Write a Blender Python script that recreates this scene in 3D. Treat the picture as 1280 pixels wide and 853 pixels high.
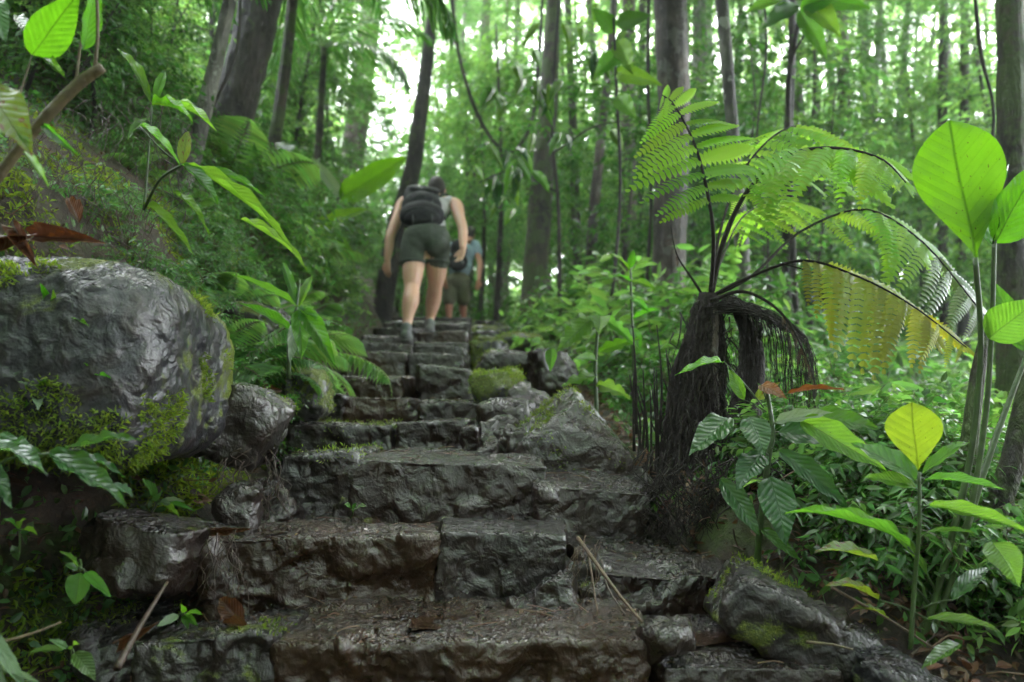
import bpy, math, random
import numpy as np
from mathutils import Vector, Matrix, Euler
for o in list(bpy.data.objects): bpy.data.objects.remove(o)
random.seed(7); RS = np.random.RandomState(11)
scn = bpy.context.scene; COL = scn.collection
# ------------------------------------------------------------------ camera
F = 950.0; EZ = 1.0                       # focal length in photo pixels, eye height in metres
TH = math.atan(113.5 / F)
cd = bpy.data.cameras.new('camera'); cam = bpy.data.objects.new('camera', cd); COL.objects.link(cam)
cd.sensor_width = 36; cd.lens = 36 * F / 1280; cd.clip_start = 0.02; cd.clip_end = 600
cam.location = (0, 0, EZ); cam.rotation_euler = (math.pi / 2 + TH, 0, 0)
cd.dof.use_dof = True; cd.dof.focus_distance = 2.0; cd.dof.aperture_fstop = 2.5
scn.camera = cam
# ------------------------------------------------------------------ sky, sun, exposure
SUN_EL, SUN_AZ = math.radians(62), math.radians(18)     # azimuth measured from +Y towards +X
w = bpy.data.worlds.new('World'); scn.world = w; w.use_nodes = True
nt = w.node_tree; nt.nodes.clear()
sky = nt.nodes.new('ShaderNodeTexSky'); sky.sky_type = 'NISHITA'; sky.sun_disc = False
sky.sun_elevation = SUN_EL; sky.sun_rotation = SUN_AZ; sky.dust_density = 4.0; sky.air_density = 1.0
hs = nt.nodes.new('ShaderNodeHueSaturation'); hs.inputs['Saturation'].default_value = 0.3
bg = nt.nodes.new('ShaderNodeBackground'); bg.inputs['Strength'].default_value = 0.15
wo = nt.nodes.new('ShaderNodeOutputWorld')
nt.links.new(sky.outputs[0], hs.inputs['Color']); nt.links.new(hs.outputs[0], bg.inputs[0]); nt.links.new(bg.outputs[0], wo.inputs[0])
sl = bpy.data.lights.new('sun', 'SUN'); sl.energy = 1.5; sl.angle = math.radians(10); sl.color = (1, .97, .92)
so = bpy.data.objects.new('sun', sl); COL.objects.link(so)
sd = Vector((math.sin(SUN_AZ) * math.cos(SUN_EL), math.cos(SUN_AZ) * math.cos(SUN_EL), math.sin(SUN_EL)))
so.rotation_euler = sd.to_track_quat('Z', 'Y').to_euler(); so.location = sd * 60
vs = scn.view_settings; vs.view_transform = 'Standard'; vs.look = 'None'; vs.gamma = 1; vs.exposure = 4.42
cy = scn.cycles; cy.max_bounces = 6; cy.diffuse_bounces = 4; cy.glossy_bounces = 2; cy.transmission_bounces = 4
cy.volume_bounces = 0; cy.transparent_max_bounces = 4; cy.sample_clamp_indirect = 6; cy.use_denoising = True
cy.caustics_reflective = False; cy.caustics_refractive = False
HAZE = 0.0017
# ------------------------------------------------------------------ helpers
_f = Vector((0, math.cos(TH), math.sin(TH))); _u = Vector((0, -math.sin(TH), math.cos(TH))); _r = Vector((1, 0, 0))
def P(px, py, d):
    v = _f + _r * ((px - 640) / F) + _u * ((426.5 - py) / F)
    return Vector((0, 0, EZ)) + v * (d / v.y)
def mtr(px, d): return px * d / F
def hsh(ix, iy, iz, s):
    h = (ix.astype(np.int64) * 374761393 + iy.astype(np.int64) * 668265263 + iz.astype(np.int64) * 2147483647 + s * 1274126177) & 0xffffffff
    h = ((h ^ (h >> 13)) * 1274126177) & 0xffffffff
    h = ((h ^ (h >> 15)) * 2246822519) & 0xffffffff
    return ((h ^ (h >> 16)) & 0xffffff) / float(0xffffff)
def vnoise(p, s=0):
    i = np.floor(p); f = p - i; f = f * f * (3 - 2 * f); i = i.astype(np.int64)
    out = 0
    for a in (0, 1):
        wx = f[:, 0] if a else 1 - f[:, 0]
        for b in (0, 1):
            wy = f[:, 1] if b else 1 - f[:, 1]
            for c in (0, 1):
                wz = f[:, 2] if c else 1 - f[:, 2]
                out = out + wx * wy * wz * hsh(i[:, 0] + a, i[:, 1] + b, i[:, 2] + c, s)
    return out * 2 - 1
def fbm(p, o=4, s=0, g=.5):
    t = 0; a = 1; n = 0
    for k in range(o):
        t = t + a * vnoise(p * 2 ** k, s + k); n += a; a *= g
    return t / n
def link(name, data, parent=None):
    o = bpy.data.objects.new(name, data); COL.objects.link(o)
    if parent is not None:
        o.parent = parent
        if parent.get('_w'): pass
    return o
def tag(o, label=None, cat=None, group=None, kind=None):
    if label: o['label'] = label
    if cat: o['category'] = cat
    if group: o['group'] = group
    if kind: o['kind'] = kind
    return o
def thing(name, label, cat, group=None, loc=(0, 0, 0)):
    o = link(name, None); o.location = loc
    return tag(o, label, cat, group)
def mesh(name, V, faces, mat=None, smooth=True, uv=None, mats=None, midx=None):
    V = np.asarray(V, dtype=np.float32)
    if not isinstance(faces, (list, tuple)): faces = [faces]
    faces = [np.asarray(f, dtype=np.int32) for f in faces if len(f)]
    m = bpy.data.meshes.new(name)
    m.vertices.add(len(V)); m.vertices.foreach_set('co', V.ravel())
    tot = np.concatenate([np.full(len(f), f.shape[1], dtype=np.int32) for f in faces])
    li = np.concatenate([f.ravel() for f in faces])
    m.loops.add(len(li)); m.loops.foreach_set('vertex_index', li)
    st = np.concatenate([[0], np.cumsum(tot)[:-1]]).astype(np.int32)
    m.polygons.add(len(tot)); m.polygons.foreach_set('loop_start', st)
    m.polygons.foreach_set('use_smooth', np.full(len(tot), smooth, dtype=bool))
    if uv is not None:
        l = m.uv_layers.new(name='uv'); l.data.foreach_set('uv', np.asarray(uv, dtype=np.float32)[li].ravel())
    if mats:
        for a in mats: m.materials.append(a)
        if midx is not None: m.polygons.foreach_set('material_index', np.asarray(midx, dtype=np.int32))
    elif mat: m.materials.append(mat)
    m.update(calc_edges=True)
    return m
class MB:
    def __init__(s): s.V = []; s.F = {3: [], 4: []}; s.n = 0
    def add(s, V, F_):
        V = np.asarray(V, dtype=float); s.V.append(V)
        for f in (F_ if isinstance(F_, list) else [F_]):
            f = np.asarray(f)
            if len(f): s.F[f.shape[1]].append(f + s.n)
        s.n += len(V); return s
    def tube(s, pts, rad, sides=6, noise=0, seed=0, flat=1.0):
        V, f = tube(pts, rad, sides, noise, seed, flat); return s.add(V, f)
    def mesh(s, name, mat, smooth=True):
        fs = [np.concatenate(v) for v in s.F.values() if v]
        return mesh(name, np.concatenate(s.V), fs, mat, smooth)
    def obj(s, name, mat, parent=None, smooth=True): return link(name, s.mesh(name, mat, smooth), parent)
def tube(pts, rad, sides=6, noise=0, seed=0, flat=1.0):
    p = np.array([tuple(q) for q in pts], dtype=float); n = len(p)
    r = np.full(n, rad, dtype=float) if np.isscalar(rad) else np.array(rad, dtype=float)
    t = np.gradient(p, axis=0); t /= np.linalg.norm(t, axis=1)[:, None] + 1e-9
    a = np.array([0, 0, 1.0]) if abs(t[0][2]) < .9 else np.array([1.0, 0, 0])
    u = np.cross(t[0], a); u /= np.linalg.norm(u); U = []
    for k in range(n):
        u = u - t[k] * np.dot(u, t[k]); u /= np.linalg.norm(u) + 1e-9; U.append(u)
    U = np.array(U); W = np.cross(t, U)
    an = np.linspace(0, 2 * math.pi, sides, endpoint=False)
    V = p[:, None, :] + r[:, None, None] * (np.cos(an)[None, :, None] * U[:, None, :] + flat * np.sin(an)[None, :, None] * W[:, None, :])
    V = V.reshape(-1, 3)
    if noise:
        c = np.repeat(p, sides, axis=0); k = 1 + noise * fbm(V * 9 + seed, 3, seed) + noise * .7 * fbm(V * np.array([14, 14, 3.]) , 2, seed + 5)
        V = c + (V - c) * k[:, None]
    i = np.arange(n - 1)[:, None] * sides; j = np.arange(sides)[None, :]; j2 = (j + 1) % sides
    q = np.stack([i + j, i + j2, i + sides + j2, i + sides + j], -1).reshape(-1, 4)
    V = np.vstack([V, p[:1], p[-1:]]); b = n * sides
    c0 = np.stack([np.full(sides, b), (np.arange(sides) + 1) % sides, np.arange(sides)], -1)
    o = (n - 1) * sides
    c1 = np.stack([np.full(sides, b + 1), o + np.arange(sides), o + (np.arange(sides) + 1) % sides], -1)
    return V, [q, np.vstack([c0, c1])]
def smooth_pts(pts, n):
    p = np.array([tuple(q) for q in pts], dtype=float)
    if len(p) < 3: return [p[0] + (p[-1] - p[0]) * t for t in np.linspace(0, 1, n)]
    q = np.vstack([2 * p[0] - p[1], p, 2 * p[-1] - p[-2]]); out = []
    for t in np.linspace(0, len(p) - 1 - 1e-6, n):
        i = int(t); f = t - i; a, b, c, d = q[i], q[i + 1], q[i + 2], q[i + 3]
        out.append(.5 * ((2 * b) + (-a + c) * f + (2 * a - 5 * b + 4 * c - d) * f * f + (-a + 3 * b - 3 * c + d) * f ** 3))
    return out
# ------------------------------------------------------------------ materials
class N:
    def __init__(s, name):
        s.m = bpy.data.materials.new(name); s.m.use_nodes = True; s.t = s.m.node_tree; s.t.nodes.clear()
        s.out = s.t.nodes.new('ShaderNodeOutputMaterial')
    def n(s, t, **k):
        x = s.t.nodes.new('ShaderNode' + t)
        for a, b in k.items():
            if a.startswith('i_'):
                key = a[2:]; key = int(key) if key.isdigit() else key.replace('_', ' ')
                if hasattr(b, 'is_linked') or isinstance(b, bpy.types.NodeSocket): s.t.links.new(b, x.inputs[key])
                else: x.inputs[key].default_value = b
            else: setattr(x, a, b)
        return x
    def noise(s, co, sc, de=4, ro=.55, di=0): 
        x = s.n('TexNoise', i_Vector=co, i_Scale=sc, i_Detail=de, i_Roughness=ro, i_Distortion=di); return x.outputs[0]
    def ramp(s, v, *st):
        x = s.n('ValToRGB', i_Fac=v); e = x.color_ramp.elements
        while len(e) < len(st): e.new(.5)
        for k, (p, c) in enumerate(st):
            e[k].position = p; e[k].color = (c, c, c, 1) if isinstance(c, (int, float)) else (*c, 1)
        return x.outputs[0]
    def mix(s, f, a, b, mode='MIX'):
        x = s.n('Mix', data_type='RGBA', blend_type=mode)
        for k, v in ((0, f), (6, a), (7, b)):
            if isinstance(v, bpy.types.NodeSocket): s.t.links.new(v, x.inputs[k])
            else: x.inputs[k].default_value = v if k == 0 or len(v) == 4 else (*v, 1)
        return x.outputs[2]
    def math(s, op, a, b=0.0, c=None):
        x = s.n('Math', operation=op)
        for k, v in enumerate((a, b) if c is None else (a, b, c)):
            if isinstance(v, bpy.types.NodeSocket): s.t.links.new(v, x.inputs[k])
            else: x.inputs[k].default_value = v
        return x.outputs[0]
    def bump(s, h, st, di, nrm=None):
        x = s.n('Bump', i_Height=h, i_Strength=st, i_Distance=di)
        if nrm is not None: s.t.links.new(nrm, x.inputs['Normal'])
        return x.outputs[0]
    def done(s, sh): s.t.links.new(sh, s.out.inputs[0]); return s.m
def stone_mat(name, c0, c1, moss=.5, rough=(.16, .42), mossup=.35, bump=.9, mscale=4.5, coat=.4):
    b = N(name); g = b.n('NewGeometry'); co = g.outputs['Position']
    big = b.noise(co, 5, 5, .6); mid = b.noise(co, 19, 3, .5, .5); fine = b.noise(co, 120, 5, .7)
    mp = b.n('Mapping', i_Vector=co, i_Scale=(75, 30, 60), i_Rotation=(.4, .7, .3)).outputs[0]
    stri = b.noise(mp, 1.0, 1.5, .5, 1.2)
    vor = b.n('TexVoronoi', i_Vector=co, i_Scale=34.0, feature='F1').outputs[0]
    col = b.mix(b.ramp(big, (.3, 0.), (.68, 1.)), c0, c1)
    col = b.mix(b.math('MULTIPLY', b.ramp(mid, (.45, 0.), (.75, 1.)), .5), col, (.030, .016, .008))
    col = b.mix(b.math('MULTIPLY', b.ramp(fine, (.5, 0.), (.7, 1.)), .35), col, (.032, .032, .034))
    h = b.math('ADD', b.math('MULTIPLY', mid, 1.0), b.math('ADD', b.math('MULTIPLY', stri, .12), b.math('MULTIPLY', fine, .09)))
    h = b.math('MULTIPLY', h, b.ramp(b.noise(co, 7.5, 2), (.38, .6), (.60, 1.)))
    nrm = b.bump(h, 1.0, .024 * bump)
    nz = b.n('SeparateXYZ', i_0=g.outputs['Normal']).outputs[2]
    mm = b.math('ADD', b.noise(co, mscale, 6, .7, .3), b.math('MULTIPLY', nz, mossup * .25))
    mf = b.ramp(mm, (.74 - moss * .3, 0.), (.80 - moss * .3, 1.))
    mcol = b.mix(b.noise(co, 70, 4, .7), (.022, .035, .004), (.10, .15, .012))
    mcol = b.mix(b.ramp(b.noise(co, 300, 2), (.35, .0), (.65, 1.)), mcol, (.16, .19, .02), 'MIX')
    col = b.mix(mf, col, mcol)
    ro = b.math('ADD', b.math('MULTIPLY', b.ramp(b.noise(co, 9, 4), (.35, 0.), (.65, 1.)), rough[1] - rough[0]), rough[0])
    wet = b.ramp(nz, (.45, 0.), (.85, 1.)); ro = b.math('MULTIPLY', ro, b.math('SUBTRACT', 1.0, b.math('MULTIPLY', wet, .4)))
    rip = b.noise(co, 34, 2, .5, 2.5); nrm = b.bump(b.math('MULTIPLY', rip, wet), 1.0, .035, nrm)
    ro = b.math('ADD', ro, b.math('MULTIPLY', mf, .5))
    mb = b.bump(b.noise(co, 160, 4, .8), b.math('MULTIPLY', mf, .9), .012, nrm)
    p = b.n('BsdfPrincipled', i_Base_Color=col, i_Roughness=ro, i_Normal=mb); p.inputs['IOR'].default_value = 1.5
    b.t.links.new(mb, p.inputs['Coat Normal']); b.t.links.new(b.math('MULTIPLY', b.ramp(b.noise(co, 6.5, 4, .6), (.38, .35), (.55, 1.)), min(1, coat * 2.4)), p.inputs['Coat Weight']); p.inputs['Coat Roughness'].default_value = .055; p.inputs['Specular IOR Level'].default_value = .35
    return b.done(p.outputs[0])
def soil_mat():
    b = N('wet_soil'); g = b.n('NewGeometry'); co = g.outputs['Position']
    a = b.noise(co, 9, 8, .7); c = b.noise(co, 55, 6, .75)
    col = b.mix(b.ramp(a, (.35, 0.), (.65, 1.)), (.014, .009, .006), (.05, .030, .017))
    col = b.mix(b.math('MULTIPLY', b.ramp(c, (.55, 0.), (.65, 1.)), .8), col, (.10, .062, .036))
    col = b.mix(b.ramp(b.noise(co, 3.2, 6, .7), (.50, 0.), (.62, 1.)), col, b.mix(b.noise(co, 80, 3), (.015, .028, .004), (.075, .12, .012)))
    nrm = b.bump(b.math('ADD', a, b.math('MULTIPLY', c, .7)), 1., .03)
    p = b.n('BsdfPrincipled', i_Base_Color=col, i_Roughness=.62, i_Normal=nrm)
    return b.done(p.outputs[0])
def bark_mat(name, c0, c1, moss=.4, ring=0.0):
    b = N(name); co = b.n('TexCoord').outputs['Object']
    mp = b.n('Mapping', i_Vector=co, i_Scale=(16, 16, 3.5)).outputs[0]
    a = b.noise(mp, 1, 6, .7, .6); c = b.noise(co, 7, 5, .6)
    col = b.mix(b.ramp(a, (.38, 0.), (.62, 1.)), c0, c1); col = b.mix(b.ramp(b.noise(b.n('Mapping', i_Vector=co, i_Scale=(4, 4, 1.6)).outputs[0], 1, 4, .6), (.42, 0.), (.58, 1.)), col, tuple(v * .45 for v in c0))
    lich = b.ramp(b.noise(co, 5.5, 4, .7), (.56, 0.), (.60, 1.))
    col = b.mix(b.math('MULTIPLY', lich, ring), col, (.30, .31, .27))
    mf = b.ramp(c, (.72 - moss * .35, 0.), (.80 - moss * .35, 1.))
    col = b.mix(mf, col, b.mix(b.noise(co, 60, 3), (.02, .035, .006), (.07, .11, .02)))
    nrm = b.bump(b.math('ADD', a, b.math('MULTIPLY', c, .5)), 1., .08)
    p = b.n('BsdfPrincipled', i_Base_Color=col, i_Roughness=.65, i_Normal=nrm)
    return b.done(p.outputs[0])
def leaf_mat(name, c, tr, tw=.4, rough=.32, veins=None, var=.5, nv=9, dry=0.0, island=True, bumpy=.6):
    """c: surface colour, tr: colour of light passing through the blade, tw: share of translucency."""
    b = N(name); g = b.n('NewGeometry'); oi = b.n('ObjectInfo')
    rnd = g.outputs['Random Per Island'] if island else oi.outputs['Random']
    hv = b.n('HueSaturation', i_Color=(*c, 1)); ht = b.n('HueSaturation', i_Color=(*tr, 1))
    val = b.math('ADD', b.math('MULTIPLY', rnd, var), 1 - var * .5)
    r2 = b.math('FRACT', b.math('MULTIPLY', rnd, 17.3)); hue = b.math('ADD', b.math('MULTIPLY', r2, .035), .4825)
    for h in (hv, ht): b.t.links.new(val, h.inputs['Value']); b.t.links.new(hue, h.inputs['Hue'])
    col, tcol, nrm = hv.outputs[0], ht.outputs[0], None
    if veins is not None:
        uv = b.n('UVMap').outputs[0]; s = b.n('SeparateXYZ', i_0=uv)
        au = b.math('ABSOLUTE', b.math('SUBTRACT', s.outputs[0], .5))
        ph = b.math('SUBTRACT', b.math('MULTIPLY', s.outputs[1], nv), b.math('MULTIPLY', au, nv * .55))
        fr = b.math('ABSOLUTE', b.math('SUBTRACT', b.math('FRACT', ph), .5))
        line = b.ramp(fr, (.0, 1.), (.09, 0.)); mid = b.ramp(au, (.006, 1.), (.022, 0.))
        vn = b.math('MAXIMUM', b.math('MULTIPLY', line, .20), mid)
        co = b.n('TexCoord').outputs['Generated']
        bl = b.noise(uv, 6, 4, .6)
        col = b.mix(vn, col, (*veins, 1)); tcol = b.mix(b.math('MULTIPLY', vn, .75), tcol, (tr[0] * .3, tr[1] * .3, tr[2] * .3, 1))
        col = b.mix(b.math('MULTIPLY', b.ramp(bl, (.35, 0.), (.7, 1.)), .35), col, (c[0] * .55, c[1] * .6, c[2] * .5, 1))
        tcol = b.mix(b.math('MULTIPLY', b.ramp(bl, (.35, 0.), (.7, 1.)), .3), tcol, (tr[0] * .6, tr[1] * .6, tr[2] * .5, 1))
        hgt = b.math('ADD', b.math('MULTIPLY', b.ramp(fr, (0., 0.), (.5, 1.)), .6), b.math('MULTIPLY', bl, .8))
        nrm = b.bump(b.math('SUBTRACT', hgt, vn), bumpy * .7, .004)
        sp = b.math('MULTIPLY', b.ramp(b.noise(uv, 30, 3, .5), (.665, 0.), (.70, 1.)), .8); col = b.mix(sp, col, (.05, .03, .01, 1)); tcol = b.mix(sp, tcol, (.05, .03, .01, 1))
        if dry:
            dm = b.ramp(b.noise(uv, 5, 4, .6), (.62 - dry * .3, 0.), (.70 - dry * .3, 1.))
            col = b.mix(dm, col, (.10, .035, .008, 1)); tcol = b.mix(dm, tcol, (.25, .08, .01, 1))
    p = b.n('BsdfPrincipled', i_Base_Color=col, i_Roughness=rough)
    t = b.n('BsdfTranslucent', i_Color=tcol)
    if nrm is not None:
        b.t.links.new(nrm, p.inputs['Normal']); b.t.links.new(nrm, t.inputs['Normal'])
    m = b.n('MixShader', i_0=tw, i_1=p.outputs[0], i_2=t.outputs[0])
    return b.done(m.outputs[0])
def plain_mat(name, c, rough=.7, var=.4, sc=30, bump=.4, bd=.01, c2=None):
    b = N(name); co = b.n('TexCoord').outputs['Object']; a = b.noise(co, sc, 5, .6)
    c2 = c2 or tuple(x * (1 - var) for x in c)
    col = b.mix(b.ramp(a, (.3, 0.), (.7, 1.)), c, c2)
    p = b.n('BsdfPrincipled', i_Base_Color=col, i_Roughness=rough, i_Normal=b.bump(a, bump, bd))
    return b.done(p.outputs[0])
M = {}
M['stone'] = stone_mat('wet_dark_stone', (.008, .0045, .003), (.026, .0155, .0105), .10, (.25, .5))
M['stone_brown'] = stone_mat('wet_brown_stone', (.016, .0078, .0036), (.050, .025, .011), .08, (.22, .45))
M['stone_grey'] = stone_mat('grey_boulder_stone', (.018, .018, .0195), (.055, .055, .058), .58, (.16, .42), .1, .9, 3.0)
M['stone_boulder'] = stone_mat('smooth_wet_boulder_stone', (.009, .009, .0105), (.026, .026, .030), .72, (.34, .56), .0, .8, 3.0, .12)
M['stone_moss3'] = stone_mat('dark_mossy_edge_stone', (.007, .006, .005), (.022, .018, .015), .62, (.26, .5), -.3, .8, 4.0, .15)
M['stone_mossy'] = stone_mat('mossy_stone', (.035, .033, .032), (.08, .078, .076), .85, (.3, .6), .5)
M['stone_moss2'] = stone_mat('half_mossy_stone', (.008, .0065, .0055), (.026, .020, .016), .36, (.25, .5), .3)
M['soil'] = soil_mat()
M['bark_dark'] = bark_mat('dark_bark', (.018, .014, .011), (.055, .045, .036), .35)
M['bark_brown'] = bark_mat('brown_bark', (.05, .036, .028), (.13, .10, .08), .25, .25)
M['bark_pale'] = bark_mat('pale_bark', (.09, .085, .07), (.22, .21, .18), .2, .9)
M['bark_moss'] = bark_mat('mossy_bark', (.03, .025, .015), (.08, .07, .035), .75)
M['stem_green'] = plain_mat('green_stem', (.045, .085, .018), .4, .5, 40)
M['stem_brown'] = plain_mat('brown_stem', (.10, .075, .03), .55, .5, 50, .6)
M['root'] = plain_mat('fern_root', (.016, .0095, .006), .85, .6, 60, .8)
M['root_red'] = plain_mat('red_brown_rootlet', (.055, .030, .018), .45, .6, 60, .5)
M['straw'] = plain_mat('straw_needle', (.11, .065, .032), .4, .5, 60, .5)
M['fern'] = leaf_mat('fern_green', (.11, .24, .02), (.52, .86, .06), .62, .38, var=.35, island=False)
M['fern_yellow'] = leaf_mat('fern_yellow', (.14, .17, .015), (.56, .58, .04), .55, .45, var=.5, island=False)
M['fern_sheen'] = leaf_mat('fern_grey_sheen', (.09, .13, .06), (.25, .4, .08), .3, .22, var=.3, island=False)  # silvery highlight put into the leaf colour as a greyer green
M['fern_dead'] = leaf_mat('fern_dead', (.045, .022, .010), (.12, .05, .015), .2, .7, var=.5, island=False)
M['lime'] = leaf_mat('lime_leaf', (.05, .15, .010), (.15, .46, .012), .6, .33, (.05, .12, .015), .3, 11, island=False)
M['lime_young'] = leaf_mat('young_lime_leaf', (.15, .26, .02), (.42, .62, .03), .6, .35, (.25, .35, .03), .1, 8, island=False)
M['glossy'] = leaf_mat('glossy_dark_leaf', (.022, .075, .022), (.10, .28, .03), .28, .2, (.05, .12, .04), .4, 10, island=False, bumpy=.55)
M['mid'] = leaf_mat('mid_green_leaf', (.045, .12, .018), (.18, .42, .03), .42, .26, (.08, .16, .03), .4, 9, island=False)
M['blade'] = leaf_mat('fresh_blade_leaf', (.07, .18, .02), (.26, .60, .04), .5, .24, (.10, .22, .03), .3, 14, island=False)
M['yellowing'] = leaf_mat('yellowing_leaf', (.09, .15, .015), (.34, .46, .03), .5, .3, (.12, .14, .03), .2, 9, .2, island=False)
M['orange'] = leaf_mat('orange_leaf', (.12, .05, .015), (.30, .11, .02), .4, .35, (.12, .08, .03), .3, 9, .4, island=False)
M['dead'] = leaf_mat('dead_brown_leaf', (.065, .030, .016), (.16, .06, .02), .2, .34, (.06, .03, .015), .6, 9, .3, island=False)
M['pale'] = leaf_mat('pale_leaf', (.16, .22, .14), (.3, .45, .2), .3, .25, (.2, .26, .16), .2, 9, island=False)
M['litter'] = leaf_mat('leaf_litter', (.085, .042, .022), (.2, .08, .03), .15, .5, var=1.2)
M['moss'] = leaf_mat('moss_tuft', (.09, .14, .012), (.34, .48, .03), .4, .7, var=.9)
M['f_dark'] = leaf_mat('dark_foliage', (.035, .095, .025), (.13, .34, .045), .38, .25, var=.8)
M['f_mid'] = leaf_mat('mid_foliage', (.036, .092, .024), (.15, .36, .06), .42, .3, var=.8)
M['f_light'] = leaf_mat('light_foliage', (.075, .16, .03), (.27, .54, .09), .5, .35, var=.7)
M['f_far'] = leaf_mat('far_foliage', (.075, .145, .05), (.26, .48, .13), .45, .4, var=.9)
# ------------------------------------------------------------------ terrain
ROW_D = [0.3, 1.3, 1.60, 1.87, 2.16, 3.0, 3.5, 4.3, 5.2, 6.0, 6.65, 7.6, 8.5, 9.4, 10.3, 14, 30, 90]
ROW_Y = [None, None, 797, 668, 570, 528, 496, 466, 440, 427, 417, 410, 404.5, 400, 397]
_rz = [P(640, y, d).z for y, d in zip(ROW_Y[2:], ROW_D[2:15])]
ROW_Z = [_rz[0] - .34, _rz[0] - .16] + _rz + [_rz[-1] + .35, _rz[-1] + 2.8, _rz[-1] + 16]
def zpath(y): return np.interp(y, ROW_D, ROW_Z)
def ground_np(x, y, noise=True):
    zp = zpath(y)
    xl = np.interp(y, [0, 1.9, 2.3, 3, 4.3, 7, 10, 16, 40], [-1.15, -1.08, -.98, -.98, -1.12, -1.5, -1.75, -2.3, -5])
    xr = np.interp(y, [0, 1.7, 2.2, 3, 5, 7, 10, 16, 40], [.95, .85, .55, .45, .35, .2, .1, .4, 2])
    l = np.maximum(xl - x, 0); r = np.maximum(x - xr, 0)
    hl = np.interp(l, [0, .12, .55, 1.2, 2.2, 5, 12, 60], [0, .18, .95, 1.55, 2.4, 4.0, 6.5, 14])
    hr = -np.interp(r, [0, .3, 1.5, 4, 10, 60], [0, .06, .38, 1.0, 1.6, 1.2]) * np.interp(y, [0, 2, 4, 12, 30], [.6, .8, 1, 1, 0.2])
    ins = np.clip(np.minimum(x - xl, xr - x) / .12 + .3, 0, 1)
    z = zp - .11 - .17 * ins + hl + hr
    if noise:
        p = np.stack([x, y, z * .6], -1)
        off = np.clip(np.maximum(l, r) * 3, .12, 1)
        z = z + off * (.16 * fbm(p * 1.3, 3, 3) + .05 * fbm(p * 6, 3, 9)) + .012 * fbm(p * 26, 2, 4)
    return z
def gz(x, y): return float(ground_np(np.array([float(x)]), np.array([float(y)]))[0])
def make_ground():
    a = np.linspace(-1, 1, 300); gx = np.sinh(a * 4.2) / math.sinh(4.2) * 110
    b = np.linspace(0, 1, 380); gy = -3 + (np.sinh(b * 4.3) / math.sinh(4.3)) * 150
    # finer near the path: warp y so the fine part starts near 0
    X, Y = np.meshgrid(gx, gy); x, y = X.ravel(), Y.ravel(); z = ground_np(x, y)
    V = np.stack([x, y, z], -1); nx, ny = len(gx), len(gy)
    i = np.arange(ny - 1)[:, None] * nx; j = np.arange(nx - 1)[None, :]
    Q = np.stack([i + j, i + j + 1, i + nx + j + 1, i + nx + j], -1).reshape(-1, 4)
    return tag(link('ground', mesh('ground', V, Q, M['soil'])), 'dark wet soil and leaf litter rising into a steep bank beside the steps', kind='structure')
make_ground()
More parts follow.
